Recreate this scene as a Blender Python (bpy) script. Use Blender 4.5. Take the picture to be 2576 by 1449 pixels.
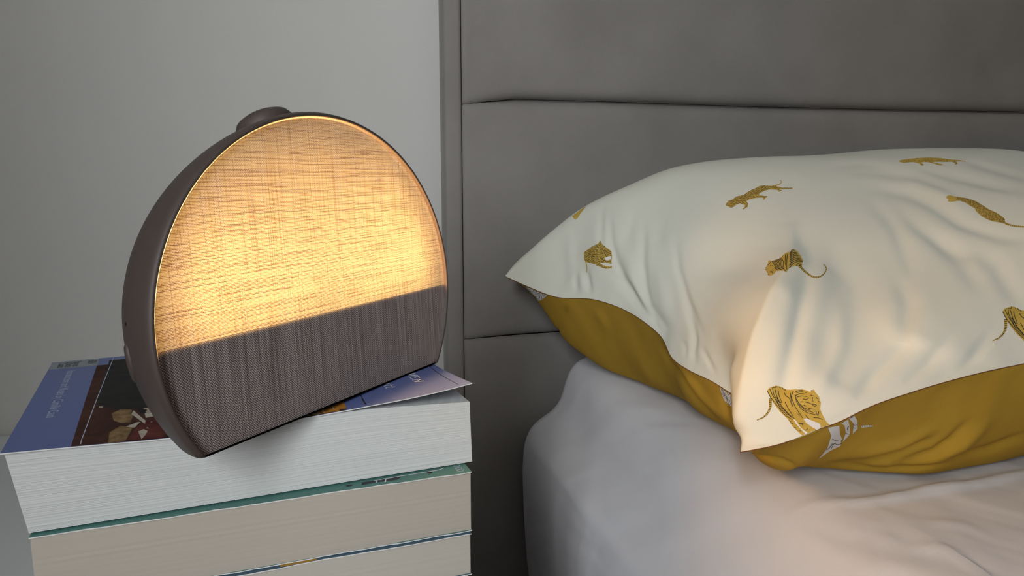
import bpy, bmesh, math, random
import numpy as np
from mathutils import Vector, Matrix
from mathutils.bvhtree import BVHTree
from mathutils.geometry import delaunay_2d_cdt

for o in list(bpy.data.objects):
    bpy.data.objects.remove(o)
S = bpy.context.scene
COL = S.collection
random.seed(5)
RNG = np.random.default_rng(5)

# ------------------------------------------------------------------ camera
W, H, F = 2576, 1449, 1860.0
PSI = math.radians(13.0)                       # the lens looks 13 degrees to the right of the wall's normal
TH = math.atan((H / 2 - 435) / F)              # and a little downwards
ZC = 0.81
cam_d = bpy.data.cameras.new('camera')
cam_d.sensor_width = 36
cam_d.lens = F / W * 36
cam_d.clip_start = 0.01
cam = bpy.data.objects.new('camera', cam_d)
COL.objects.link(cam)
cam.location = (0, 0, ZC)
cam.rotation_euler = (math.pi / 2 - TH, 0, -PSI)
S.camera = cam

# ------------------------------------------------------------------ light and exposure
S.view_settings.view_transform = 'Standard'
S.view_settings.look = 'None'
S.view_settings.exposure = 0.0
S.view_settings.gamma = 1.0
S.view_settings.use_curve_mapping = False
world = bpy.data.worlds.new('world')
S.world = world
world.use_nodes = True
world.node_tree.nodes['Background'].inputs[0].default_value = (0.80, 0.90, 1.0, 1)
world.node_tree.nodes['Background'].inputs[1].default_value = 0.6
WIN_Y0, WIN_Y1, WIN_Z0, WIN_Z1, WALL_X = -1.75, -0.85, 0.85, 2.05, -0.62
dl = bpy.data.lights.new('daylight', 'AREA')
dl.shape = 'RECTANGLE'
dl.size, dl.size_y = WIN_Z1 - WIN_Z0, WIN_Y1 - WIN_Y0
dl.energy = 102
dl.color = (0.93, 0.97, 1.0)
dlo = bpy.data.objects.new('daylight', dl)
COL.objects.link(dlo)
dlo.location = (WALL_X - 0.03, (WIN_Y0 + WIN_Y1) / 2, (WIN_Z0 + WIN_Z1) / 2)
dlo.rotation_euler = (0, -math.pi / 2, 0)


# ------------------------------------------------------------------ pixel <-> world helpers (numpy)
fw = np.array([math.sin(PSI) * math.cos(TH), math.cos(PSI) * math.cos(TH), -math.sin(TH)])
rt = np.array([math.cos(PSI), -math.sin(PSI), 0.0])
up = np.cross(rt, fw)
C0 = np.array([0, 0, ZC])


def ray(px, py):
    return fw + rt * (px - 1288) / F - up * (py - 724.5) / F


def onz(px, py, z):
    d = ray(px, py)
    return C0 + d * (z - ZC) / d[2]


def ony(px, py, y):
    d = ray(px, py)
    return C0 + d * y / d[1]


def proj(P):
    q = np.asarray(P) - C0
    w = q @ fw
    return np.stack([1288 + F * (q @ rt) / w, 724.5 - F * (q @ up) / w], -1)


def zc(ox, oy, s, pts):                        # points read off an enlarged crop of the photograph
    return [(ox + x / s, oy + y / s) for x, y in pts]


# ------------------------------------------------------------------ object helpers
def link(name, me, parent=None, mats=None, smooth=True):
    o = bpy.data.objects.new(name, me)
    COL.objects.link(o)
    if parent is not None:
        o.parent = parent
    for m in (mats if isinstance(mats, (list, tuple)) else [mats] if mats else []):
        me.materials.append(m)
    if smooth:
        me.polygons.foreach_set('use_smooth', [True] * len(me.polygons))
    return o


def mesh(name, V, Fc, parent=None, mats=None, smooth=True, mi=None):
    me = bpy.data.meshes.new(name)
    me.from_pydata([tuple(v) for v in V], [], [tuple(f) for f in Fc])
    o = link(name, me, parent, mats, smooth)
    if mi is not None:
        me.polygons.foreach_set('material_index', mi)
    me.update()
    return o


def empty(name, loc, rz=0.0):
    o = bpy.data.objects.new(name, None)
    COL.objects.link(o)
    o.location = loc
    o.rotation_euler = (0, 0, rz)
    return o


def tag(o, label=None, cat=None, group=None, kind=None):
    for k, v in (('label', label), ('category', cat), ('group', group), ('kind', kind)):
        if v:
            o[k] = v
    return o


def keep_world(o, parent):                     # parent a mesh whose vertices are in world space
    o.parent = parent
    o.matrix_parent_inverse = (Matrix.Translation(parent.location) @ parent.rotation_euler.to_matrix().to_4x4()).inverted()
    return o


def box(name, lo, hi, parent=None, mats=None, bev=0.0, seg=2, rz=0.0):
    bm = bmesh.new()
    bmesh.ops.create_cube(bm, size=1)
    for v in bm.verts:
        for k in range(3):
            v.co[k] = lo[k] + (v.co[k] + 0.5) * (hi[k] - lo[k])
    if bev:
        bmesh.ops.bevel(bm, geom=bm.edges[:], offset=bev, segments=seg, affect='EDGES', profile=0.5)
    me = bpy.data.meshes.new(name)
    bm.to_mesh(me)
    bm.free()
    return link(name, me, parent, mats, smooth=False)


def grid_faces(nu, nv, off=0, close_u=False):
    f = []
    for i in range(nu - (0 if close_u else 1)):
        i2 = (i + 1) % nu
        for j in range(nv - 1):
            f.append((off + i * nv + j, off + i2 * nv + j, off + i2 * nv + j + 1, off + i * nv + j + 1))
    return f


def lathe(prof, n=48):
    V = [(r * math.cos(2 * math.pi * i / n), r * math.sin(2 * math.pi * i / n), z) for i in range(n) for r, z in prof]
    return V, grid_faces(n, len(prof), close_u=True)


# ------------------------------------------------------------------ materials
def mat(name, col=(0.5, 0.5, 0.5), rough=0.6, **kw):
    m = bpy.data.materials.new(name)
    m.use_nodes = True
    b = m.node_tree.nodes['Principled BSDF']
    b.inputs['Base Color'].default_value = (*col, 1)
    b.inputs['Roughness'].default_value = rough
    for k, v in kw.items():
        b.inputs[k.replace('_', ' ')].default_value = v
    return m


def nd(m, t, **kw):
    n = m.node_tree.nodes.new(t)
    for k, v in kw.items():
        if k in n.inputs:
            n.inputs[k].default_value = v
        else:
            setattr(n, k, v)
    return n


def lk(m, a, b):
    m.node_tree.links.new(a, b)


def coords(m, scale=(1, 1, 1), kind='Object'):
    tc = nd(m, 'ShaderNodeTexCoord')
    mp = nd(m, 'ShaderNodeMapping')
    mp.inputs['Scale'].default_value = scale
    lk(m, tc.outputs[kind], mp.inputs['Vector'])
    return mp.outputs[0]


def noise(m, vec, scale, detail=3, rough=0.55):
    n = nd(m, 'ShaderNodeTexNoise', Scale=scale, Detail=detail, Roughness=rough)
    lk(m, vec, n.inputs['Vector'])
    return n.outputs['Fac']


def ramp(m, fac, stops):
    r = nd(m, 'ShaderNodeValToRGB')
    e = r.color_ramp.elements
    while len(e) < len(stops):
        e.new(0.5)
    for el, (p, c) in zip(e, stops):
        el.position = p
        el.color = (*c, 1) if len(c) == 3 else c
    lk(m, fac, r.inputs[0])
    return r.outputs[0]


def mth(m, op, a, b=None, c=None):
    n = nd(m, 'ShaderNodeMath', operation=op)
    for i, x in enumerate((a, b, c)):
        if x is None:
            continue
        if isinstance(x, (int, float)):
            n.inputs[i].default_value = x
        else:
            lk(m, x, n.inputs[i])
    return n.outputs[0]


def bump(m, h, strength=0.3, dist=0.001, to=None):
    b = nd(m, 'ShaderNodeBump', Strength=strength, Distance=dist)
    lk(m, h, b.inputs['Height'])
    t = to or m.node_tree.nodes['Principled BSDF']
    lk(m, b.outputs[0], t.inputs['Normal'])
    return b.outputs[0]


def bsdf(m):
    return m.node_tree.nodes['Principled BSDF']


def cloth(name, dark, light, thread=900, mottle=6, bstr=0.15, sheen=0.0):
    m = mat(name, light, 0.9)
    v = coords(m)
    n1 = noise(m, v, mottle, 4)
    col = ramp(m, n1, [(0.3, dark), (0.7, light)])
    lk(m, col, bsdf(m).inputs['Base Color'])
    bsdf(m).inputs['Specular IOR Level'].default_value = 0.15
    if sheen:
        bsdf(m).inputs['Sheen Weight'].default_value = sheen
        bsdf(m).inputs['Sheen Roughness'].default_value = 0.5
    bump(m, noise(m, v, thread, 2), bstr, 0.0006)
    return m


M = {}
M['wall'] = mat('wall_paint', (0.56, 0.56, 0.545), 0.85)
_v = coords(M['wall'])
lk(M['wall'], ramp(M['wall'], noise(M['wall'], _v, 3, 4), [(0.3, (0.555, 0.545, 0.520)), (0.7, (0.585, 0.575, 0.55))]), bsdf(M['wall']).inputs['Base Color'])
bump(M['wall'], noise(M['wall'], _v, 160, 4), 0.12, 0.001)
M['ceil'] = mat('ceiling_paint', (0.55, 0.54, 0.52), 0.9)
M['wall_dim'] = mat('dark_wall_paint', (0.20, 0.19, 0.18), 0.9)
M['floor'] = mat('floor_boards', (0.20, 0.14, 0.09), 0.5)
_v = coords(M['floor'], (1, 9, 1))
lk(M['floor'], ramp(M['floor'], noise(M['floor'], _v, 3, 5), [(0.3, (0.15, 0.10, 0.06)), (0.7, (0.26, 0.18, 0.12))]), bsdf(M['floor']).inputs['Base Color'])
M['white_paint'] = mat('white_paint', (0.66, 0.68, 0.69), 0.45)
M['upholstery'] = cloth('taupe_upholstery', (0.205, 0.190, 0.176), (0.245, 0.228, 0.212), 700, 9, 0.25, 0.10)
M['sheet'] = cloth('white_sheet', (0.62, 0.615, 0.645), (0.68, 0.67, 0.70), 1500, 5, 0.08)
M['case_white'] = cloth('white_pillowcase', (0.69, 0.68, 0.59), (0.73, 0.72, 0.63), 1500, 6, 0.08)
M['case_gold'] = cloth('mustard_pillowcase', (0.40, 0.235, 0.026), (0.46, 0.275, 0.035), 1500, 8, 0.10)
M['print_gold'] = cloth('tiger_gold', (0.46, 0.30, 0.05), (0.58, 0.40, 0.085), 1500, 60, 0.05)
M['print_black'] = mat('tiger_black', (0.022, 0.022, 0.018), 0.9)
M['print_white'] = mat('tiger_white', (0.72, 0.70, 0.68), 0.9)
M['thread'] = mat('brown_seam_thread', (0.16, 0.06, 0.015), 0.9)
M['shell'] = mat('cocoa_plastic', (0.056, 0.041, 0.036), 0.55, Specular_IOR_Level=.35)
bump(M['shell'], noise(M['shell'], coords(M['shell']), 900, 2), 0.05, 0.0004)
M['inner_white'] = mat('reflector_white', (0.85, 0.82, 0.76), 0.6)
M['chamber'] = mat('chamber_black', (0.0015, 0.0012, 0.001), 1.0, Specular_IOR_Level=0.0)
M['dark'] = mat('dark_void', (0.01, 0.01, 0.01), 0.8)

# ------------------------------------------------------------------ the room
X0, X1, Y0, Y1, ZT = WALL_X, 2.60, -2.75, 1.0, 2.45


def struct(o):
    o['kind'] = 'structure'
    return o


struct(box('floor', (X0 - .1, Y0 - .1, -0.05), (X1 + .1, Y1 + .1, 0), mats=M['floor']))
struct(box('ceiling', (X0 - .1, Y0 - .1, ZT), (X1 + .1, Y1 + .1, ZT + .05), mats=M['ceil']))
struct(box('wall_back', (X0 - .1, Y1, 0), (X1 + .1, Y1 + .1, ZT), mats=M['wall']))
struct(box('wall_front', (X0 - .1, Y0 - .1, 0), (X1 + .1, Y0, ZT), mats=M['wall_dim']))
struct(box('wall_right', (X1, Y0, 0), (X1 + .1, Y1, ZT), mats=M['wall_dim']))
# left wall with the window opening
V, Fc = [], []


def addbox(V, Fc, lo, hi):
    b = len(V)
    V += [(x, y, z) for x in (lo[0], hi[0]) for y in (lo[1], hi[1]) for z in (lo[2], hi[2])]
    Fc += [tuple(b + i for i in q) for q in ((0, 1, 3, 2), (4, 6, 7, 5), (0, 4, 5, 1), (2, 3, 7, 6), (0, 2, 6, 4), (1, 5, 7, 3))]


addbox(V, Fc, (X0 - .1, Y0, 0), (X0, WIN_Y0, ZT))
addbox(V, Fc, (X0 - .1, WIN_Y1, 0), (X0, Y1, ZT))
addbox(V, Fc, (X0 - .1, WIN_Y0, 0), (X0, WIN_Y1, WIN_Z0))
addbox(V, Fc, (X0 - .1, WIN_Y0, WIN_Z1), (X0, WIN_Y1, ZT))
struct(mesh('wall_left', V, Fc, mats=M['wall'], smooth=False))
win = struct(empty('window_1', (X0 - .07, (WIN_Y0 + WIN_Y1) / 2, WIN_Z0)))
hw, hh = (WIN_Y1 - WIN_Y0) / 2, WIN_Z1 - WIN_Z0
for nm, lo, hi in (('window_frame', (-.02, -hw, 0), (.02, -hw + .05, hh)), ('window_frame', (-.02, hw - .05, 0), (.02, hw, hh)),
                   ('window_frame', (-.02, -hw + .05, 0), (.02, hw - .05, .05)), ('window_frame', (-.02, -hw + .05, hh - .05), (.02, hw - .05, hh)),
                   ('window_mullion', (-.015, -.025, .05), (.015, .025, hh - .05)), ('window_sill', (.07, -hw - .04, -.03), (.19, hw + .04, 0))):
    box(nm, lo, hi, win, M['white_paint'], 0.004)
base = struct(box('baseboard_back', (X0, Y1 - .015, 0), (X1, Y1, .09), mats=M['white_paint'], bev=.003))

# ------------------------------------------------------------------ unseen cupboard-shaped blocker, added to dim the daylight towards the bed
blocker = tag(empty('daylight_blocker', (-.07, -1.03, 0)), 'added tall grey block, out of view, that cuts the window light on the bed', 'daylight_blocker')
box('blocker_body', (-.25, -.36, .06), (.25, .33, 2.0), blocker, M['wall_dim'], .004)
box('blocker_base', (-.24, -.34, 0), (.24, .33, .06), blocker, M['wall_dim'])
box('blocker_cap', (-.265, -.375, 2.0), (.265, .36, 2.03), blocker, M['wall_dim'], .006)
for x in (-.248, .002):
    dr = box('blocker_door', (x, .341, .07), (x + .246, .360, 1.99), blocker, M['wall_dim'], .003)
    box('blocker_handle', (x + (.215 if x < 0 else .015), .361, 1.0), (x + (.231 if x < 0 else .031), .385, 1.16), dr, M['white_paint'], .004)

# ------------------------------------------------------------------ nightstand
NZ = 0.49
ns = tag(empty('nightstand', (-.27, .66, 0)), 'white painted nightstand under the stack of paperbacks', 'nightstand')
nx0, nx1, ny0, ny1 = -.31, .35, -.38, .335
box('top', (nx0, ny0, NZ - .022), (nx1, ny1, NZ), ns, M['white_paint'], .004)
box('side_panel', (nx0 + .015, ny0 + .02, .12), (nx0 + .033, ny1 - .01, NZ - .022), ns, M['white_paint'], .002)
box('side_panel', (nx1 - .033, ny0 + .02, .12), (nx1 - .015, ny1 - .01, NZ - .022), ns, M['white_paint'], .002)
box('back_panel', (nx0 + .033, ny1 - .025, .12), (nx1 - .033, ny1 - .012, NZ - .022), ns, M['white_paint'])
box('bottom_panel', (nx0 + .033, ny0 + .03, .12), (nx1 - .033, ny1 - .025, .138), ns, M['white_paint'])
for z0, z1 in ((.142, .300), (.304, .464)):
    d = box('drawer', (nx0 + .035, ny0 + .012, z0), (nx1 - .035, ny0 + .032, z1), ns, M['white_paint'], .003)
    V, Fc = lathe([(0, 0), (.006, 0), (.006, .012), (.013, .018), (.013, .024), (0, .027)], 24)
    k = mesh('knob', [(x + .02, ny0 + .012 - z, (z0 + z1) / 2 + y) for x, y, z in V], Fc, d, M['shell'])
for x in (nx0 + .03, nx1 - .06):
    for y in (ny0 + .03, ny1 - .06):
        box('leg', (x, y, 0), (x + .03, y + .03, .12), ns, M['white_paint'], .003)

# ------------------------------------------------------------------ bed: frame with the panelled headboard
bed = tag(empty('headboard', (.96, .96, .08)), 'taupe upholstered headboard with stitched padded panels against the wall', 'headboard')
frame = tag(empty('bed_base', (.96, 0, 0)), 'low taupe upholstered bed base under the mattress', 'bed')
HX0, HX1, HY = 0.129, 1.83, 0.93
HB = 0.0226
HTOP = 1.22


def bedpart(name, V, Fc, mats, smooth=True):
    return keep_world(mesh(name, V, Fc, None, mats, smooth), bed)


def smoothstep(a, b, x):
    t = np.clip((x - a) / (b - a), 0, 1)
    return t * t * (3 - 2 * t)


_sx = np.array([ony(x, 255, HY)[0] for x in (1163, 1230, 1300, 1500, 1900, 2300, 2576)] + [HX1])
_sz = np.array([ony(x, y, HY)[2] for x, y in ((1163, 262), (1230, 254), (1300, 249), (1500, 254), (1900, 268), (2300, 277), (2576, 281))])
_sz = np.append(_sz, _sz[0])


def seam1(x):
    return np.interp(x, _sx, _sz)


_tx = np.array([.15, .30, .9, HX1])
_tz = np.array([.595, .598, .600, .595])


def seam2(x):
    return np.interp(x, _tx, _tz)


def panel(name, zlo, zhi, x0, x1, puff=.012, rad=.018, nx=110, nz=44):
    xs = np.concatenate([np.linspace(x0, x0 + .12, 40), np.linspace(x0 + .12, x1 - .06, nx)[1:], np.linspace(x1 - .06, x1, 14)[1:]])
    t = 0.5 - 0.5 * np.cos(np.linspace(0, math.pi, nz))
    V = []
    for x in xs:
        a, b = zlo(x), zhi(x)
        z = a + (b - a) * t
        e = np.minimum(np.minimum(z - a, b - z), 9)
        ex = min(x - x0, x1 - x)
        ev = np.clip(e / rad, 0, 1)
        eh = min(1, ex / .006)
        fall = (1 - np.sqrt(1 - (1 - ev) ** 2)) * puff * float(smoothstep(-.02, .08, ex)) + (1 - ev) ** 6 * .003 + (1 - math.sqrt(1 - (1 - eh) ** 2)) * .004
        V += [(x, HY + f, zz) for f, zz in zip(fall, z)]
    n = len(xs)
    Fc = [(a, b, c, d) for a, b, c, d in grid_faces(n, nz)]
    # returns to the backing board
    off = len(V)
    rim = [i * nz for i in range(n)] + [(n - 1) * nz + j for j in range(1, nz)] + [i * nz + nz - 1 for i in range(n - 2, -1, -1)] + [j for j in range(nz - 2, 0, -1)]
    V += [(V[i][0], HY + .022, V[i][2]) for i in rim]
    L = len(rim)
    Fc += [(rim[i], rim[(i + 1) % L], off + (i + 1) % L, off + i) for i in range(L)]
    return bedpart(name, V, Fc, M['upholstery'])


g = lambda x: 0.0002 + 0.0014 * smoothstep(.16, .23, x)
px0 = HX0 + HB
panel('headboard_panel', lambda x: seam1(x) + g(x), lambda x: HTOP + 0 * x, px0, HX1 - HB)
panel('headboard_panel', lambda x: seam2(x) + .0001, lambda x: seam1(x) - g(x), px0, HX1 - HB)
panel('headboard_panel', lambda x: .085 + 0 * x, lambda x: seam2(x) - .0001, px0, HX1 - HB, puff=.006)
for a, b in ((HX0, px0 - .0008), (HX1 - HB + .0008, HX1)):
    o = box('headboard_border', (a, HY - .001, .08), (b, .975, HTOP), None, M['upholstery'], .005, 4)
    o.data.polygons.foreach_set('use_smooth', [True] * len(o.data.polygons))
    keep_world(o, bed)
keep_world(box('headboard_core', (HX0 + .004, HY + .021, .08), (HX1 - .004, .985, HTOP - .002), None, M['upholstery'], .003), bed)
for x0, x1 in ((.235, .275), (1.64, 1.68)):
    keep_world(box('side_rail', (x0, -1.09, .10), (x1, HY - .01, .232), None, M['upholstery'], .01, 3), frame)
keep_world(box('foot_rail', (.275, -1.09, .10), (1.64, -1.05, .232), None, M['upholstery'], .01, 3), frame)
for i in range(12):
    y = -1.03 + i * .165
    keep_world(box('slat', (.275, y, .215), (1.64, y + .07, .232), None, M['floor'], .002), frame)
for x in (.245, 1.645):
    for y in (-1.08, .88):
        keep_world(box('leg', (x, y, 0), (x + .03, y + .03, .105), None, M['dark'], .003), frame)
for x in (.25, 1.70):
    keep_world(box('leg', (x, .95, 0), (x + .04, .98, .085), None, M['dark'], .002), bed)

# ------------------------------------------------------------------ mattress under its fitted sheet


def seg_dist(P, line):
    line = np.asarray(line, float)
    best = np.full(len(P), 1e9)
    tt = np.zeros(len(P))
    L = np.r_[0, np.cumsum(np.hypot(*(line[1:] - line[:-1]).T))]
    for k in range(len(line) - 1):
        a, b = line[k], line[k + 1]
        d = b - a
        t = np.clip(((P - a) @ d) / (d @ d), 0, 1)
        q = np.hypot(*(P - (a + t[:, None] * d)).T)
        s = (L[k] + t * (L[k + 1] - L[k])) / L[-1]
        tt = np.where(q < best, s, tt)
        best = np.minimum(best, q)
    return best, tt


def ridge(P, folds):                           # sharp-backed folds
    out = np.zeros(len(P))
    for line, wdt, amp in folds:
        d, t = seg_dist(P, line)
        out += amp * 0.001 * np.exp(-np.sqrt(d ** 2 + 9) / wdt) * np.sin(np.pi * np.clip(t * .9 + .08, 0.02, 0.98)) ** .7
    return out


def crease(P, folds, gain=1.0):                          # sum of soft folds; each is (polyline, width, height in mm, taper)
    out = np.zeros(len(P))
    for line, wdt, amp in folds:
        d, t = seg_dist(P, line)
        ends = np.sin(np.pi * np.clip(t, 0.02, 0.98)) ** 0.6
        out += gain * amp * 0.001 * np.exp(-(d / wdt) ** 2) * ends
    return out


def fbm1(x, y, seed, oct=4):
    r = np.random.default_rng(seed)
    out = 0
    for k in range(oct):
        a = r.uniform(0, 2 * math.pi)
        for _ in range(4):
            a = r.uniform(0, 2 * math.pi)
            f = 2 ** k * r.uniform(.7, 1.3)
            out = out + np.sin(f * (x * math.cos(a) + y * math.sin(a)) + r.uniform(0, 7)) / 2 ** k / 4
    return out


back_prof = np.array([(.236, .236), (.229, .29), (.2245, .36), (.2225, .42), (.2245, .455), (.2305, .474), (.243, .4865), (.262, .4975), (.274, .512), (.280, .535), (.287, .556), (.300, .568), (.322, .5745), (.36, .576)])
front_prof = np.array([(.236, .236), (.229, .29), (.224, .36), (.2215, .42), (.2245, .455), (.2305, .472), (.241, .486), (.253, .500), (.264, .514), (.276, .531), (.289, .548), (.306, .563), (.330, .573), (.365, .576)])


def resample(p, n):
    L = np.r_[0, np.cumsum(np.hypot(*np.diff(p, axis=0).T))]
    s = np.linspace(0, L[-1], n)
    q = np.c_[np.interp(s, L, p[:, 0]), np.interp(s, L, p[:, 1])]
    for _ in range(3):
        q[1:-1] = .25 * q[:-2] + .5 * q[1:-1] + .25 * q[2:]
    return q


NP, NT = 70, 190
ys = np.concatenate([np.linspace(-1.07, .1, 30)[:-1], np.linspace(.1, .90, 190), .90 + .022 * np.sin(np.linspace(0, math.pi / 2, 7))[1:]])
bp, fp = resample(back_prof, NP), resample(front_prof, NP)
V = []
for y in ys:
    k = float(smoothstep(.62, .85, np.array(y)))
    p = fp * (1 - k) + bp * k
    tx = .365 - .005 * k + (np.linspace(0, 1, NT + 1)[1:]) ** 1.4 * (1.45 - .365)
    tz = np.full(NT, .576)
    row = np.r_[p, np.c_[tx, tz]]
    rp = np.array([(1.56, .576), (1.61, .572), (1.65, .55), (1.672, .50), (1.68, .40), (1.675, .30), (1.665, .236)])
    row = np.r_[row, rp]
    cap = max(0, (y - .90) / .022)
    sh = .022 * (1 - math.sqrt(max(0, 1 - cap * cap)))
    rx = row[:, 0] + sh * smoothstep(.5, .23, row[:, 0])
    rz = row[:, 1] - sh * smoothstep(.47, .57, row[:, 1])
    V += [(a, y, b) for a, b in zip(rx, rz)]
V = np.array(V)
nr = NP + NT + len(rp)
G = V.reshape(len(ys), nr, 3)
N = np.cross(np.gradient(G, axis=1), np.gradient(G, axis=0))
N /= np.linalg.norm(N, axis=2, keepdims=True) + 1e-12
N = N.reshape(-1, 3)
N *= np.where((N[:, 2:3] < 0) & (V[:, 2:3] > .57), -1, 1)
P2 = proj(V)
c8 = lambda p: zc(2076, 1049, 3.622, p)
c6 = lambda p: zc(1240, 800, 2.232, p)
sheet_folds = [
    (c8([(-120, 800), (380, 765), (620, 728), (1000, 668), (1300, 628), (1811, 525), (2100, 470)]), 9, 2.2),
    (c8([(200, 1300), (480, 1449), (620, 1520)]), 5, 1.0), (c8([(420, 940), (560, 1100), (680, 1200)]), 4, 1.0),
    (c8([(240, 1000), (330, 1180)]), 4, .9), (c8([(1050, 1215), (1300, 1320), (1520, 1460)]), 7, 1.2),
    (c8([(100, 1200), (500, 1330), (800, 1420)]), 9, 1.0), (c8([(700, 1180), (1050, 1190), (1300, 1260)]), 8, 1.0),
    (c8([(900, 960), (1250, 980), (1500, 1080)]), 10, .8), (c8([(-300, 1000), (-60, 1150), (200, 1400)]), 7, .9),
    (c8([(300, 500), (700, 560), (1100, 520)]), 12, -1.0),
    (c6([(560, 1000), (720, 1110), (980, 1290)]), 10, .8), (c6([(640, 560), (860, 620), (1100, 640)]), 9, .8),
    (c6([(540, 620), (760, 790), (1000, 1000)]), 12, .9), (c6([(700, 480), (900, 520), (1110, 570)]), 7, .6),
    (c6([(150, 640), (260, 760), (400, 930), (520, 1080), (820, 1449)]), 11, 1.6),
    (c6([(400, 1180), (560, 1300), (700, 1449)]), 9, -1.0),
]
vis = (V[:, 1] > .12) & (V[:, 0] < 1.5)
disp = np.zeros(len(V))
disp[vis] = crease(P2[vis], sheet_folds, 1.7)
disp += .0017 * fbm1(V[:, 0] * 26 + V[:, 1] * 8, V[:, 1] * 17 - V[:, 0] * 20, 3, 4) * (V[:, 2] > .3)
disp += .0008 * fbm1(V[:, 0] * 95 + V[:, 1] * 60, V[:, 1] * 20, 4, 3) * (V[:, 2] > .3)
under = (V[:, 0] > .29) & (V[:, 0] < .95) & (V[:, 1] > .45)
disp = np.where(under, np.minimum(disp, .0012), disp)
disp *= (V[:, 1] < .895)
V = V + N * disp[:, None]
Fc = grid_faces(len(ys), nr)
V = list(map(tuple, V))
for e in (0, len(ys) - 1):                     # end caps
    Fc.append(tuple(range(e * nr, e * nr + nr)) if e else tuple(range(nr - 1, -1, -1)))
Fc += [((i + 1) * nr, i * nr, i * nr + nr - 1, (i + 1) * nr + nr - 1) for i in range(len(ys) - 1)]
mattress = tag(mesh('mattress', V, Fc, None, M['sheet']), 'deep mattress in a creased white fitted sheet on the bed', 'mattress')

# ------------------------------------------------------------------ pillow


class TPS:                                     # thin plate spline through control points
    def __init__(s, uv, P, lam=1e-5):
        uv, P = np.asarray(uv, float), np.asarray(P, float)
        n = len(uv)
        A = np.zeros((n + 3, n + 3))
        A[:n, :n] = s.k(uv, uv) + lam * np.eye(n)
        A[:n, n:] = np.c_[np.ones(n), uv]
        A[n:, :n] = A[:n, n:].T
        s.uv, s.w = uv, np.linalg.solve(A, np.r_[P, np.zeros((3, 3))])

    def k(s, a, b):
        d = (a[:, None, :] - b[None, :, :]) * np.array([1.0, 1.6])
        r2 = (d ** 2).sum(2)
        return .5 * r2 * np.log(r2 + 1e-12)

    def __call__(s, q):
        return np.c_[s.k(q, s.uv), np.ones(len(q)), q] @ s.w


def cub(t, tk, P):                             # smooth curve through points (Catmull-Rom, chord parameter tk)
    tk, P = np.asarray(tk, float), np.asarray(P, float)
    m = np.gradient(P, tk, axis=0)
    i = np.clip(np.searchsorted(tk, t, side='right') - 1, 0, len(tk) - 2)
    h = (tk[i + 1] - tk[i])
    s = ((t - tk[i]) / h)[:, None]
    h = h[:, None]
    return (2 * s**3 - 3 * s**2 + 1) * P[i] + (s**3 - 2 * s**2 + s) * h * m[i] + (-2 * s**3 + 3 * s**2) * P[i + 1] + (s**3 - s**2) * h * m[i + 1]


left_px = [((1270, 695), .88), ((1330, 722), .845), ((1390, 745), .81), ((1500, 755), .745), ((1560, 775), .71), ((1620, 810), .67), ((1665, 850), .64), ((1690, 900), .612),
           ((1730, 930), .585), ((1800, 965), .552), ((1870, 1014), .525), ((1885, 1080), .48), ((1862, 1138), .44)]
L3 = np.array([ony(*p, y) for p, y in left_px])
Lt = (.88 - L3[:, 1]) / .44
front_px = [((1862, 1138), .44), ((1900, 1131), .432), ((1960, 1118), .428), ((2045, 1085), .425), ((2110, 1062), .422), ((2175, 1030), .42), ((2300, 985), .42), ((2420, 950), .42), ((2576, 915), .42)]
F3 = [ony(*p, y) for p, y in front_px]
F3 = np.array(F3 + [(.60, .415, .683), (.72, .418, .680), (.83, .425, .660), (.90, .432, .635), (.935, .44, .619)])
Ft = (F3[:, 0] - F3[0, 0]) / (F3[-1, 0] - F3[0, 0])
B3 = np.array([L3[0], (.225, .893, .700), (.30, .903, .728), (.42, .908, .745), (.58, .91, .75), (.76, .908, .745), (.90, .90, .715), (.99, .88, .684)])
Bt = (B3[:, 0] - B3[0, 0]) / (B3[-1, 0] - B3[0, 0])
R3 = np.array([(.99, .88, .684), (.945, .81, .669), (.905, .70, .67), (.885, .60, .645), (.895, .52, .63), (.935, .44, .619)])
Rt = (.88 - R3[:, 1]) / .44
Rt[0], Rt[-1] = 0, 1

seam_uv, seam_P = [], []
for t in np.linspace(0, 1, 26):
    seam_uv.append((t, 0)); seam_P.append(cub(np.array([t]), Lt, L3)[0])
for t in np.linspace(0, 1, 26)[1:]:
    seam_uv.append((1, t)); seam_P.append(cub(np.array([t]), Ft, F3)[0])
for t in np.linspace(0, 1, 14)[1:]:
    seam_uv.append((0, t)); seam_P.append(cub(np.array([t]), Bt, B3)[0])
for t in np.linspace(0, 1, 14)[1:-1]:
    seam_uv.append((t, 1)); seam_P.append(cub(np.array([t]), Rt, R3)[0])

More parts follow.
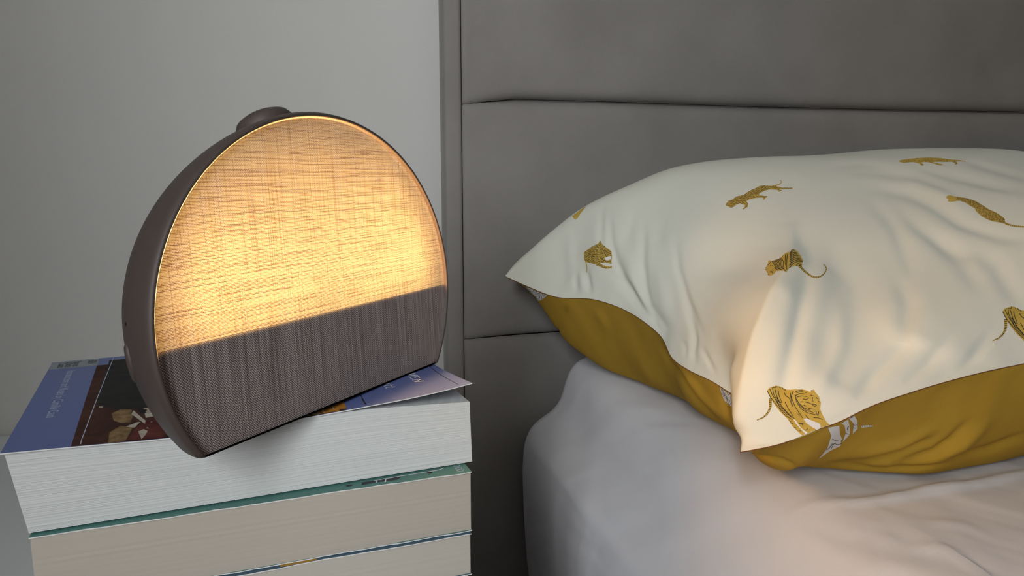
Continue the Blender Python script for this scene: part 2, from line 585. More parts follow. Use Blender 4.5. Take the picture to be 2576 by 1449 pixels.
top_in = [
    ((.055, .032), ony(1356, 612, .868)), ((.12, .07), ony(1440, 543, .85)), ((.19, .13), ony(1560, 480, .82)), ((.25, .20), ony(1690, 428, .80)), ((.29, .28), ony(1830, 403, .78)),
    ((.32, .38), ony(2000, 394, .765)), ((.34, .50), ony(2200, 384, .745)), ((.36, .66), ony(2450, 374, .73)), ((.36, .80), (.815, .735, .822)), ((.30, .91), (.90, .77, .775)),
    ((.10, .30), (.42, .882, .795)), ((.10, .55), (.62, .882, .806)), ((.10, .80), (.83, .88, .785)),
    # the slope towards the left seam
    ((.30, .05), ony(1500, 640, .765)), ((.36, .12), ony(1620, 560, .745)), ((.46, .06), ony(1640, 690, .690)), ((.50, .14), ony(1740, 590, .680)),
    ((.62, .05), ony(1740, 790, .610)), ((.64, .13), ony(1840, 680, .610)),
    # the fold that runs up from the front corner
    ((.955, .028), ony(1866, 1050, .452)), ((.90, .055), ony(1893, 930, .466)), ((.84, .085), ony(1925, 830, .485)), ((.77, .125), ony(1965, 735, .510)), ((.69, .175), ony(1985, 655, .555)),
    ((.90, .015), ony(1850, 960, .500)), ((.80, .04), ony(1830, 860, .535)),
    # front face
    ((.93, .16), ony(2120, 960, .437)), ((.86, .15), ony(2060, 850, .468)), ((.75, .22), ony(2110, 690, .535)), ((.60, .30), ony(2050, 540, .620)),
    ((.92, .30), ony(2330, 850, .440)), ((.80, .33), ony(2330, 690, .500)), ((.60, .42), ony(2250, 500, .620)),
    ((.92, .50), (.60, .438, .730)), ((.80, .52), (.61, .49, .775)), ((.60, .60), (.66, .61, .815)),
    ((.90, .75), (.77, .45, .715)), ((.70, .78), (.79, .56, .780)), ((.60, .92), (.88, .62, .725)), ((.90, .92), (.88, .455, .668)),
]
bot_in = [
    ((.10, .06), (.262, .865, .612)), ((.22, .05), (.288, .790, .600)), ((.20, .12), (.320, .800, .575)),
    ((.40, .045), (.305, .705, .606)), ((.40, .10), (.334, .715, .576)), ((.58, .045), (.312, .622, .600)), ((.60, .10), (.345, .620, .575)),
    ((.76, .04), (.318, .556, .600)), ((.78, .09), (.347, .560, .577)), ((.90, .045), (.300, .484, .598)), ((.86, .10), (.345, .515, .578)),
    ((.94, .09), (.315, .455, .597)), ((.93, .17), (.36, .452, .605)), ((.86, .20), onz(2170, 1188, .5795)), ((.92, .30), (.445, .435, .612)), ((.86, .30), onz(2330, 1194, .5795)), ((.87, .40), onz(2490, 1168, .5795)),
    ((.92, .50), (.60, .435, .618)), ((.82, .50), (.60, .500, .577)), ((.92, .72), (.75, .44, .612)), ((.82, .72), (.75, .505, .577)), ((.90, .92), (.88, .46, .600)),
    ((.5, .2), (.40, .66, .574)), ((.5, .5), (.60, .66, .572)), ((.5, .8), (.80, .66, .574)), ((.2, .3), (.42, .80, .575)), ((.2, .6), (.66, .80, .575)), ((.2, .85), (.86, .80, .58)),
    ((.06, .3), (.41, .892, .66)), ((.06, .6), (.66, .892, .66)), ((.5, .95), (.87, .66, .605)),
]
tps_t = TPS(seam_uv + [a for a, _ in top_in], seam_P + [b for _, b in top_in])
tps_b = TPS(seam_uv + [a for a, _ in bot_in], seam_P + [b for _, b in bot_in])


def dens(n, k=.75):
    t = np.linspace(0, 1, n)
    return (1 - k) * t + k * (.5 - .5 * np.cos(math.pi * t))


NU, NV = 250, 330
uu = dens(NU)
vv = np.r_[np.linspace(0, .5, int(NV * .75)), np.linspace(.5, 1, NV - int(NV * .75) + 1)[1:]]
UV = np.array([(a, b) for a in uu for b in vv])


def shell_surface(tps, sgn, folds, nz):
    P = tps(UV)
    Gd = P.reshape(NU, len(vv), 3)
    # hold the border exactly on the seam
    Gd[:, 0] = cub(uu, Lt, L3); Gd[-1] = cub(vv, Ft, F3); Gd[0] = cub(vv, Bt, B3); Gd[:, -1] = cub(uu, Rt, R3)
    Nn = np.cross(np.gradient(Gd, axis=0), np.gradient(Gd, axis=1))
    Nn /= np.linalg.norm(Nn, axis=2, keepdims=True) + 1e-12
    Nn = Nn.reshape(-1, 3)
    P = Gd.reshape(-1, 3)
    c = Nn[(NU // 2) * len(vv) + len(vv) // 2]
    if c[2] * sgn < 0:
        Nn = -Nn
    u, v = UV.T
    edge = np.minimum(np.minimum(u, 1 - u) * .46, np.minimum(v, 1 - v) * .75)
    d = crease(proj(P), folds, 1.6 if sgn > 0 else 1.9) + (ridge(proj(P), top_ridges) if sgn > 0 else 0) + nz * fbm1(P[:, 0] * 30, P[:, 1] * 24 + P[:, 2] * 20, 11, 3)
    d *= smoothstep(0, .012, edge)
    # little gathers that run in from the seam
    s = np.where(np.minimum(u, 1 - u) * .46 < np.minimum(v, 1 - v) * .75, P[:, 0], P[:, 1])
    gath = np.exp(-(edge / .035)) * smoothstep(0, .006, edge)
    d += .0011 * gath * fbm1(s * 110, s * 0 + edge * 12, 21, 2)
    return P + Nn * d[:, None], Nn


cA = lambda p: zc(1400, 360, 3.622, p)
cB = lambda p: zc(1240, 480, 3.622, p)
cC = lambda p: zc(1600, 760, 4.83, p)
cD = lambda p: zc(2220, 360, 5.174, p)
top_folds = [
    (cA([(405, 560), (400, 860), (420, 1000)]), 9, -1.3), (cA([(480, 640), (490, 900), (540, 1080), (640, 1270), (740, 1449), (830, 1620)]), 10, -2.4),
    (cA([(790, 760), (780, 1100), (800, 1300), (850, 1480), (1000, 1680)]), 10, -2.2), (cA([(1085, 880), (1110, 1150), (1190, 1420), (1330, 1760)]), 9, -1.6),
    (cA([(700, 600), (630, 960)]), 14, -1.0), (cA([(950, 700), (930, 960)]), 14, -.8), (cA([(620, 960), (720, 1250), (800, 1449)]), 14, 1.6),
    (cA([(170, 1200), (180, 1400)]), 6, -1.1), (cA([(270, 1160), (310, 1430)]), 7, -1.5), (cA([(110, 800), (150, 1300)]), 13, 1.0), (cA([(220, 1150), (235, 1400)]), 6, .9),
    (cB([(1060, 720), (1250, 900), (1370, 1100), (1500, 1290)]), 13, -2.0), (cB([(1150, 700), (1290, 880), (1400, 1080)]), 14, 1.5), (cB([(1500, 700), (1560, 1000), (1640, 1250)]), 18, 1.4),
    (cC([(600, -40), (690, 330), (710, 450), (690, 600), (710, 790)]), 8, -1.6), (cC([(790, 550), (900, 750), (970, 890)]), 6, -1.1), (cC([(190, 130), (280, 390)]), 7, -1.2),
    (cC([(570, 470), (600, 550), (590, 690)]), 5, -.8),
    (cD([(400, 300), (800, 400), (1400, 540), (1900, 640)]), 13, -1.6), (cD([(-200, 560), (350, 650), (700, 810), (1000, 1020), (1500, 1200), (1900, 1270)]), 17, -2.2),
    (cD([(150, 800), (500, 1100), (900, 1350), (1250, 1480)]), 20, -2.0), (cD([(1000, 200), (1500, 350), (1900, 460)]), 10, -1.4), (cD([(300, 470), (700, 640), (1100, 900)]), 16, 1.4),
    (cD([(-500, 350), (0, 370), (420, 430), (820, 600)]), 14, -1.4), (cD([(-150, 750), (150, 1050), (300, 1400), (380, 1750)]), 20, -1.8), (cD([(-700, 300), (-300, 260), (100, 300)]), 10, -1.0),
    (cD([(600, 1150), (1000, 1500), (1300, 1900)]), 26, -2.0), (cD([(1100, 1250), (1500, 1600), (1800, 2100)]), 26, -1.8), (cD([(200, 1700), (350, 2100), (250, 2600)]), 26, -2.0),
    ([(2010, 560), (2035, 660), (2010, 800), (1975, 960), (1955, 1040)], 26, -2.6), ([(2120, 760), (2110, 880), (2050, 1000)], 24, 1.4), ([(2290, 860), (2200, 940), (2150, 1010)], 18, -1.4),
    ([(2400, 840), (2330, 920), (2270, 970)], 18, -1.2), ([(2500, 830), (2450, 900), (2410, 940)], 16, -1.2),
]
top_ridges = [([(1860, 1120), (1867, 1040), (1885, 950), (1912, 850), (1945, 755), (1978, 690), (1992, 630), (1985, 560)], 34, 9.0)]
c82 = c8
bot_folds = [
    (c82([(-40, 455), (380, 430), (700, 330), (1000, 190)]), 12, -2.6), (c82([(650, 440), (1000, 330), (1150, 220), (1320, 40)]), 12, -2.2), (c82([(1150, 380), (1500, 300), (1850, 150)]), 10, -2.0),
    (c82([(300, 350), (700, 250), (1000, 110)]), 14, 1.6), (c82([(900, 420), (1250, 280), (1500, 40)]), 12, 1.4), (c82([(60, 455), (400, 484), (800, 472), (1200, 415)]), 5, -1.5),
    (cC([(330, 560), (540, 900), (740, 1180), (980, 1420)]), 9, -3.0), (cC([(430, 620), (620, 900), (820, 1180), (1060, 1420)]), 10, 2.2), (cC([(1030, 1060), (1090, 1300), (1130, 1449)]), 7, -1.5),
    (cB([(930, 1030), (1010, 1200), (1060, 1300)]), 12, 1.2), (cB([(690, 1010), (620, 1200), (570, 1330)]), 8, -1.5),
    (zc(1740, 880, 3.622, [(560, 960), (800, 1010), (960, 1060)]), 6, -2.0),
]
Ptop, _ = shell_surface(tps_t, 1, top_folds, .0010)
Pbot, _ = shell_surface(tps_b, -1, bot_folds, .0007)
Pbot[:, 2] = np.where(Pbot[:, 2] < .582, .5785 + .0035 * np.exp((np.minimum(Pbot[:, 2], .582) - .582) / .0035), Pbot[:, 2])
pillow = tag(empty('pillow', (.58, .66, .574)), 'plump pillow in a white tiger-print case with a mustard underside', 'pillow')
Fg = grid_faces(NU, len(vv))
ptop = keep_world(mesh('case_top', Ptop, Fg, None, M['case_white']), pillow)
pbot = keep_world(mesh('case_underside', Pbot, [f[::-1] for f in Fg], None, M['case_gold']), pillow)
ptop['label'] = 'white face printed with small mustard tigers'
pbot['label'] = 'mustard underside printed with white tigers'


def tube(pts, rad, n=6):
    pts = np.asarray(pts, float)
    T = np.gradient(pts, axis=0)
    T /= np.linalg.norm(T, axis=1, keepdims=True) + 1e-12
    ref = np.array([0.13, 0.21, 0.97])
    A = np.cross(T, ref)
    A /= np.linalg.norm(A, axis=1, keepdims=True) + 1e-12
    Bn = np.cross(T, A)
    V = [pts[i] + rad * (A[i] * math.cos(2 * math.pi * k / n) + Bn[i] * math.sin(2 * math.pi * k / n)) for i in range(len(pts)) for k in range(n)]
    Fc = []
    for i in range(len(pts) - 1):
        for k in range(n):
            Fc.append((i * n + k, i * n + (k + 1) % n, (i + 1) * n + (k + 1) % n, (i + 1) * n + k))
    return V, Fc


tt = np.linspace(0, 1, 160)
loop = np.r_[cub(tt, Lt, L3), cub(tt, Ft, F3)[1:], cub(tt, Rt, R3)[::-1][1:], cub(tt, Bt, B3)[::-1][1:]]
V, Fc = tube(loop, .00035)
keep_world(mesh('seam', V, Fc, None, M['thread']), pillow)

# ---- print on the pillowcase: flat shapes laid on the cloth


def bvh_of(o):
    me = o.data
    return BVHTree.FromPolygons([tuple(v.co) for v in me.vertices], [tuple(p.vertices) for p in me.polygons])


def inside(poly, x, y):
    c = False
    n = len(poly)
    for i in range(n):
        x1, y1 = poly[i]
        x2, y2 = poly[i - 1]
        if (y1 > y) != (y2 > y) and x < (x2 - x1) * (y - y1) / (y2 - y1) + x1:
            c = not c
    return c


def fill2d(poly, step):
    """triangles of a polygon with inner points, so that it can follow a curved surface"""
    dense = []
    for i in range(len(poly)):
        a, b = poly[i], poly[(i + 1) % len(poly)]
        k = max(1, int(math.hypot(b[0] - a[0], b[1] - a[1]) / step))
        dense += [(a[0] + (b[0] - a[0]) * t / k, a[1] + (b[1] - a[1]) * t / k) for t in range(k)]
    xs, ysx = [p[0] for p in dense], [p[1] for p in dense]
    inner = []
    y = min(ysx) + step * .5
    while y < max(ysx):
        x = min(xs) + step * .5
        while x < max(xs):
            if inside(dense, x, y):
                inner.append((x, y))
            x += step
        y += step
    n = len(dense)
    r = delaunay_2d_cdt([Vector(p) for p in dense + inner], [], [list(range(n))], 1, 1e-4)
    return [tuple(v) for v in r[0]], [tuple(f) for f in r[2]]


def stroke2d(line, w0, w1, step):
    pts = []
    for a, b in zip(line[:-1], line[1:]):
        k = max(1, int(math.hypot(b[0] - a[0], b[1] - a[1]) / step))
        pts += [(a[0] + (b[0] - a[0]) * t / k, a[1] + (b[1] - a[1]) * t / k) for t in range(k)]
    pts.append(line[-1])
    P = np.array(pts, float)
    if len(P) > 3:
        for _ in range(2):
            P[1:-1] = .25 * P[:-2] + .5 * P[1:-1] + .25 * P[2:]
    T = np.gradient(P, axis=0)
    T /= np.linalg.norm(T, axis=1, keepdims=True) + 1e-9
    Nn = np.c_[-T[:, 1], T[:, 0]]
    w = np.linspace(w0, w1, len(P))[:, None] / 2
    V = np.stack([P + Nn * w, P - Nn * w], 1).reshape(-1, 2)
    return [tuple(v) for v in V], [(2 * i, 2 * i + 1, 2 * i + 3, 2 * i + 2) for i in range(len(P) - 1)]


class Decal:
    def __init__(s, caster, maxedge=.012, k=1.0):
        s.c, s.V, s.F, s.mi, s.me, s.k = caster, [], [], [], maxedge, k

    def add(s, vf, mi, off):
        pts, faces = vf
        idx = {}
        for i, p in enumerate(pts):
            h = s.c(p, off * s.k)
            if h is not None:
                idx[i] = len(s.V)
                s.V.append(h)
        for f in faces:
            if all(i in idx for i in f):
                q = [s.V[idx[i]] for i in f]
                if max((q[k] - q[k - 1]).length for k in range(len(q))) < s.me:
                    s.F.append(tuple(idx[i] for i in f))
                    s.mi.append(mi)
        return s

    def build(s, name, mats):
        return mesh(name, s.V, s.F, None, mats, True, s.mi)


def lens_caster(bvh, others=()):
    org = Vector(C0)

    def f(p, off):
        d = Vector(ray(*p)).normalized()
        loc, n, i, t = bvh.ray_cast(org, d)
        if loc is None:
            return None
        for b in others:
            h = b.ray_cast(org, d)
            if h[0] is not None and h[3] < t - 1e-4:
                return None
        if n.dot(d) > 0:
            n = -n
        return loc + n * off
    return f


bt, bb = bvh_of(ptop), bvh_of(pbot)
on_top, on_bot = lens_caster(bt), lens_caster(bb, (bt,))
PM = [M['print_gold'], M['print_black'], M['print_white']]


def hatch(poly, ang, gap, ln, rnd, curve=.25, cover=1.0):
    """short wavy strokes across a body outline, cut off at its edge"""
    ca, sa = math.cos(ang), math.sin(ang)
    P = np.array(poly)
    c = P.mean(0)
    R = np.hypot(*(P - c).T).max()
    out = []
    a = -R
    while a < R:
        b = -R
        while b < R:
            L = ln * rnd.uniform(.5, 1.2)
            run = []
            ph = rnd.uniform(-1, 1)
            for k in range(7):
                t = k / 6
                bb_ = b + L * t
                aa = a + curve * gap * 1.2 * math.sin(3 * t + ph) + rnd.uniform(-.08, .08) * gap
                x, y = c[0] + ca * aa - sa * bb_, c[1] + sa * aa + ca * bb_
                if inside(poly, x, y):
                    run.append((x, y))
                else:
                    if len(run) > 1:
                        out.append(run)
                    run = []
            if len(run) > 1:
                out.append(run)
            b += L + gap * rnd.uniform(.5, 1.4) / cover
        a += gap * rnd.uniform(.75, 1.3)
    return out


def tiger(body, stripes, tails=(), patches=(), lines=(), caster=on_top, parent=ptop, base=0, step=3.0, seed=1, w=1.7, tick=True):
    rnd = random.Random(seed)
    d = Decal(caster, .012, .5)
    for b in body:
        d.add(fill2d(b, step), base, .00035)
    for line, w0, w1 in tails:
        d.add(stroke2d(line, w0, w1, step), base, .00035)
        if tick:
            (V2, _) = stroke2d(line, w0, w1, 4.0)
            for i in range(0, len(V2) - 1, 2):
                d.add(stroke2d([V2[i], V2[i + 1]], w * .9, w * .7, 2), 1, .0006)
    for p in patches:
        d.add(fill2d(p, step), 2 if base == 0 else 0, .0005)
    for b, args in zip(body, stripes):
        if args:
            for run in hatch(b, rnd=rnd, **args):
                if not any(inside(p, *run[len(run) // 2]) for p in patches):
                    d.add(stroke2d(run, w, w * .7, 2.5), 1, .0006)
    for ln in lines:
        d.add(stroke2d(ln, w, w * .7, 2.5), 1, .0007)
    o = d.build('tiger_print', PM)
    keep_world(o, pillow)
    o.parent = parent
    return o


R_ = math.radians
z7 = lambda p: zc(1876, 880, 5.174, p)
bodyA = z7([(280, 530), (300, 500), (345, 480), (400, 466), (470, 486), (520, 516), (570, 522), (640, 516), (740, 516), (800, 532), (838, 552), (848, 528), (888, 518), (905, 552), (950, 608), (976, 690), (966, 770),
            (1000, 850), (1050, 940), (1100, 985), (1020, 1018), (960, 1050), (900, 1068), (830, 1108), (760, 1140), (690, 1075), (610, 1000), (545, 900), (460, 820), (390, 735), (330, 650)])
patchA = [z7([(750, 902), (790, 890), (900, 938), (968, 965), (975, 1012), (920, 1040), (850, 1000), (790, 955)]), z7([(612, 888), (650, 920), (720, 1020), (830, 1100), (800, 1122), (740, 1060), (650, 960)])]
linesA = [z7(l) for l in ([(280, 535), (320, 620), (400, 720), (520, 860), (610, 910)], [(310, 510), (350, 600), (440, 720), (540, 830), (600, 885)], [(345, 490), (360, 580), (420, 680), (470, 690)], [(380, 520), (400, 600), (440, 680)],
    [(420, 530), (430, 590), (470, 690)], [(380, 640), (450, 760), (550, 860)], [(400, 620), (470, 740), (570, 850), (640, 900)], [(500, 560), (520, 600), (570, 630), (600, 730)], [(510, 680), (560, 780), (620, 870)],
    [(580, 560), (590, 650), (610, 740)], [(620, 540), (590, 610), (640, 740), (700, 830), (740, 890)], [(640, 580), (660, 680), (720, 770), (800, 820), (930, 850)], [(660, 640), (700, 720), (780, 790), (880, 815)],
    [(700, 700), (760, 760), (840, 790)], [(650, 545), (700, 530), (740, 525)], [(660, 560), (720, 545), (790, 560)], [(640, 600), (700, 570), (760, 575)], [(660, 620), (720, 600), (800, 610)], [(740, 640), (790, 650), (820, 620)],
    [(840, 590), (890, 605)], [(870, 620), (860, 660), (880, 680)], [(910, 620), (940, 640)], [(770, 680), (820, 690), (870, 715)], [(870, 705), (930, 720), (890, 745), (870, 710)], [(800, 755), (850, 770), (900, 775)],
    [(750, 720), (790, 735)], [(710, 680), (740, 675)], [(910, 790), (915, 825), (945, 860)], [(945, 800), (950, 830), (940, 850)], [(880, 882), (950, 885), (1000, 908)], [(780, 850), (800, 880), (830, 905)], [(680, 835), (700, 860)],
    [(690, 955), (730, 965), (760, 950)], [(730, 965), (745, 985)], [(800, 1020), (810, 1040), (760, 1050)], [(630, 1010), (660, 1020)], [(650, 1040), (680, 1050)], [(700, 1050), (715, 1065)], [(560, 920), (590, 940)], [(580, 950), (620, 965)],
    [(430, 480), (450, 500)], [(470, 495), (490, 520)], [(505, 515), (520, 535)], [(390, 470), (400, 500), (350, 490)], [(850, 530), (870, 540)], [(940, 665), (955, 685)])]
tailA = (z7([(318, 640), (322, 740), (290, 820), (230, 880), (150, 912)]), 7.5, 2.2)
tiger([bodyA], [None], [tailA], patchA, linesA, seed=1)
sh = lambda p: [(x + 592, y - 199) for x, y in p]
tiger([sh(bodyA)], [None], [(sh(tailA[0]), 7.5, 2.2)], [sh(p) for p in patchA], [sh(l) for l in linesA], seed=2)

z2 = lambda p: zc(1880, 580, 7.244, p)
bodyB = z2([(385, 558), (410, 540), (440, 562), (480, 550), (540, 530), (600, 510), (650, 450), (700, 410), (740, 394), (775, 396), (800, 360), (850, 343), (900, 370), (950, 430), (990, 500), (1018, 550), (990, 590), (1000, 640), (985, 690), (955, 690),
            (925, 655), (880, 650), (800, 665), (750, 695), (712, 757), (680, 740), (640, 730), (560, 738), (520, 740), (500, 780), (470, 805), (420, 825), (380, 815), (375, 770), (345, 740), (345, 680), (370, 630)])
rumpB = [p for p in bodyB]
headcut = z2([(330, 620), (410, 640), (500, 690), (520, 740), (500, 780), (470, 805), (420, 826), (380, 816), (340, 740)])
dB = [z2(l) for l in ([(370, 625), (390, 635)], [(350, 650), (365, 660)], [(335, 680), (350, 690)], [(330, 715), (350, 720)], [(430, 740), (435, 780)], [(455, 745), (455, 780)], [(460, 715), (470, 720)], [(360, 755), (375, 770)], [(375, 800), (390, 808)],
    [(395, 605), (425, 590), (440, 570)], [(415, 640), (430, 660)], [(450, 640), (470, 660)])]
strB = [z2(l) for l in (
    [[(455 + 22 * k, 560 - 8 * k), (480 + 26 * k, 600 - 6 * k), (505 + 22 * k, 650 - 2 * k), (530 + 20 * k, 700)] for k in range(8)] +
    [[(500, 680), (530, 710), (560, 725)], [(560, 690), (600, 715), (640, 722)], [(640, 690), (680, 720), (700, 750)]] +
    [[(765 + 1.2 * k, 682 - 32 * k), (840 - 3 * k, 600 - 32 * k), (920 - 9 * k, 560 - 27 * k), (1005 - 19 * k, 572 - 27 * k)] for k in range(9)] +
    [[(735, 430), (722, 520), (716, 620), (714, 720)], [(700, 440), (690, 540), (694, 640)], [(890, 645), (910, 605), (960, 590)], [(930, 660), (955, 625), (988, 622)]])]
tiger([bodyB], [None], [(z2([(955, 645), (1010, 715), (1090, 785), (1170, 838), (1250, 858), (1330, 845), (1400, 790), (1442, 720), (1440, 670), (1390, 622)]), 5.5, 2.0)], [], dB + strB, seed=3)

z1_ = lambda p: zc(1780, 420, 6.037, p)
bodyC = z1_([(275, 570), (310, 520), (370, 500), (440, 450), (550, 425), (620, 375), (720, 330), (790, 290), (870, 280), (960, 290), (1040, 292), (1120, 315), (1290, 318), (1290, 334), (1120, 336), (1080, 342), (1135, 360), (1085, 376), (1060, 348),
             (940, 342), (870, 362), (790, 402), (780, 430), (850, 440), (910, 446), (850, 502), (835, 490), (850, 466), (740, 472), (640, 492), (590, 520), (616, 560), (610, 606), (540, 652), (535, 635), (575, 592), (560, 576), (480, 552), (440, 572), (400, 602), (350, 622), (320, 602), (285, 592)])
tiger([bodyC], [dict(ang=R_(70), gap=2.6, ln=14, cover=1)], [(z1_([(970, 295), (1050, 280), (1105, 258), (1135, 225), (1125, 205), (1095, 205)]), 3.2, 1.6)], seed=4, w=1.0, tick=False)

z3 = lambda p: zc(2220, 360, 5.174, p)
bodyD = z3([(210, 235), (250, 220), (330, 210), (450, 195), (600, 188), (750, 195), (850, 210), (950, 220), (1090, 233), (1085, 240), (960, 236), (980, 270), (935, 286), (950, 262), (900, 242), (820, 246), (740, 242), (640, 246), (720, 265), (800, 284),
            (750, 292), (700, 276), (600, 250), (540, 246), (500, 256), (545, 286), (510, 296), (480, 266), (400, 247), (330, 252), (270, 259), (230, 247)])
tiger([bodyD], [dict(ang=R_(8), gap=4.5, ln=5, cover=.6)], seed=5, w=.7, tick=False, step=2.0)
bodyE = z3([(825, 710), (850, 685), (890, 682), (950, 700), (1020, 705), (1120, 725), (1220, 760), (1320, 820), (1380, 862), (1470, 900), (1560, 960), (1595, 990), (1592, 1050), (1530, 1036), (1440, 1020), (1380, 1000), (1300, 960), (1220, 890), (1200, 850),
            (1130, 810), (1080, 775), (1000, 750), (960, 755), (900, 766), (850, 760), (862, 736)])
torsoE = z3([(950, 700), (1020, 705), (1120, 725), (1220, 760), (1320, 820), (1380, 862), (1470, 900), (1560, 960), (1595, 990), (1592, 1050), (1530, 1036), (1440, 1020), (1380, 1000), (1300, 960), (1220, 890), (1200, 850), (1130, 810), (1080, 775), (1000, 750), (950, 745)])
tiger([bodyE, torsoE], [None, dict(ang=R_(60), gap=2.5, ln=9, cover=1)], [(z3([(1580, 1035), (1640, 1062), (1720, 1082), (1842, 1092), (1960, 1085), (2050, 1040)]), 4.5, 2.2)], seed=6, w=1.1)
bodyG = cB([(830, 560), (900, 510), (960, 480), (978, 455), (1000, 490), (1050, 530), (1080, 550), (1086, 612), (1080, 640), (1082, 668), (1050, 658), (1000, 655), (975, 662), (1005, 678), (1060, 692), (1086, 686), (1082, 706), (1030, 712), (970, 692), (920, 666), (860, 652), (832, 632)])
tiger([bodyG], [dict(ang=R_(120), gap=3.0, ln=12, cover=1)], [(cB([(845, 640), (860, 700), (855, 748)]), 2.6, 1.4)], [cB([(1020, 612), (1050, 600), (1076, 594), (1078, 625), (1050, 634), (1025, 634)])], seed=7, w=1.3, tick=False)
tiger([cB([(722, 232), (760, 205), (800, 172), (850, 138), (835, 160), (800, 205), (772, 250), (750, 266)])], [None], seed=8, tick=False)
# white tigers on the mustard side
tw = dict(caster=on_bot, parent=pbot, base=2, tick=False)
tiger([z7([(1070, 1012), (1215, 985), (1225, 1100), (1252, 1160), (1230, 1250), (1100, 1310), (950, 1418), (1062, 1275), (1112, 1115)]), z7([(1245, 955), (1330, 905), (1352, 1000), (1352, 1100), (1300, 1160), (1258, 1200), (1300, 1080), (1285, 985)]),
       z7([(1338, 885), (1412, 858), (1450, 920), (1455, 1025), (1390, 1092), (1402, 960)])], [None] * 3, [(z7([(1505, 1000), (1570, 990), (1650, 992)]), 5.5, 3.5)], [],
      [z7(l) for l in ([(1125, 1155), (1160, 1180), (1200, 1180)], [(1130, 1215), (1080, 1280), (1050, 1300)], [(1150, 1210), (1110, 1280)], [(1140, 1210), (1200, 1235), (1250, 1210)], [(1250, 1165), (1235, 1195)], [(1300, 1085), (1350, 1095)], [(1340, 990), (1310, 1020), (1320, 1040)],
                       [(1400, 970), (1420, 985)], [(1440, 965), (1445, 985)], [(1395, 1010), (1410, 1020), (1445, 1015)], [(1300, 1150), (1295, 1165)], [(1250, 940), (1280, 950)], [(1350, 885), (1390, 870)], [(1515, 985), (1518, 1002)], [(1545, 982), (1548, 1000)], [(1575, 980), (1578, 998)], [(1610, 980), (1613, 1000)], [(1635, 985), (1638, 1002)])], seed=9, w=1.3, **tw)
tiger([cB([(188, 880), (240, 836), (330, 862), (420, 902), (512, 940), (482, 962), (440, 996), (400, 1006), (330, 986), (260, 950), (215, 918)])], [dict(ang=R_(40), gap=3.2, ln=9, cover=1)], seed=10, w=1.0, **tw)
tiger([cC([(1012, 1008), (1100, 1050), (1200, 1120), (1300, 1190), (1242, 1250), (1180, 1275), (1120, 1240), (1070, 1190), (1035, 1100)])], [dict(ang=R_(12), gap=3.0, ln=10, cover=1)], seed=11, w=1.1, **tw)

# ------------------------------------------------------------------ books
def paper(name, a, b, rel=.25):
    m = mat(name, a, 0.85)
    v = coords(m, (1, 1, 1), 'Generated')
    mp = nd(m, 'ShaderNodeMapping')
    mp.inputs['Scale'].default_value = (1.5, 1.5, 150)
    lk(m, v, mp.inputs['Vector'])
    n1 = noise(m, mp.outputs[0], 1.0, 3, .7)
    lk(m, ramp(m, n1, [(0.25, a), (0.75, b)]), bsdf(m).inputs['Base Color'])
    mp2 = nd(m, 'ShaderNodeMapping')
    mp2.inputs['Scale'].default_value = (2, 2, 420)
    lk(m, v, mp2.inputs['Vector'])
    bump(m, noise(m, mp2.outputs[0], 1.0, 2, .6), rel, .0003)
    return m


M['paper_white'] = paper('white_pages', (0.44, 0.45, 0.44), (0.60, 0.61, 0.595), .15)
M['paper_cream'] = paper('cream_pages', (0.385, 0.345, 0.29), (0.42, 0.375, 0.32), .08)
M['paper_cream2'] = paper('pale_cream_pages', (0.41, 0.38, 0.33), (0.445, 0.415, 0.36), .08)
gloss = lambda n, c, r=.35: mat(n, c, r, Specular_IOR_Level=.3)
M['blue'] = gloss('blue_cover', (0.082, 0.115, 0.285), .38)
M['card'] = gloss('white_card', (0.62, 0.62, 0.60), .6)
M['teal'] = gloss('teal_cover', (0.070, 0.185, 0.160), .45)
M['navy'] = gloss('navy_cover', (0.035, 0.085, 0.13), .45)
M['mustard'] = gloss('mustard_ink', (0.36, 0.19, 0.02), .5)
M['maroon'] = gloss('maroon_cover', (0.10, 0.02, 0.02), .45)


def mottled(n, a, b, sc, r=.38):
    m = mat(n, a, .6, Specular_IOR_Level=.10)
    lk(m, ramp(m, noise(m, coords(m), sc, 5, .65), [(.32, a), (.68, b)]), bsdf(m).inputs['Base Color'])
    return m


M['p_brown'] = mottled('painting_brown', (0.022, 0.008, 0.006), (0.070, 0.026, 0.016), 60)
M['p_black'] = mottled('painting_black', (0.010, 0.010, 0.010), (0.020, 0.019, 0.018), 90)
M['p_red'] = mottled('painting_red', (0.055, 0.008, 0.006), (0.13, 0.035, 0.028), 90)
M['p_tan'] = mottled('painting_tan', (0.10, 0.055, 0.02), (0.26, 0.17, 0.08), 220)
M['p_pale'] = mottled('painting_pale', (0.30, 0.25, 0.19), (0.50, 0.45, 0.38), 200)
M['p_orange'] = mottled('painting_orange', (0.30, 0.12, 0.015), (0.42, 0.19, 0.03), 120)
M['p_ochre'] = mottled('painting_ochre', (0.42, 0.26, 0.08), (0.60, 0.42, 0.18), 160)
M['ink_black'] = gloss('black_ink', (0.008, 0.008, 0.012), .4)
M['ink_white'] = gloss('white_ink', (0.66, 0.66, 0.70), .4)
M['ink_pale'] = gloss('pale_blue_ink', (0.40, 0.46, 0.60), .4)
M['label_grey'] = gloss('grey_label', (0.20, 0.225, 0.24), .4)


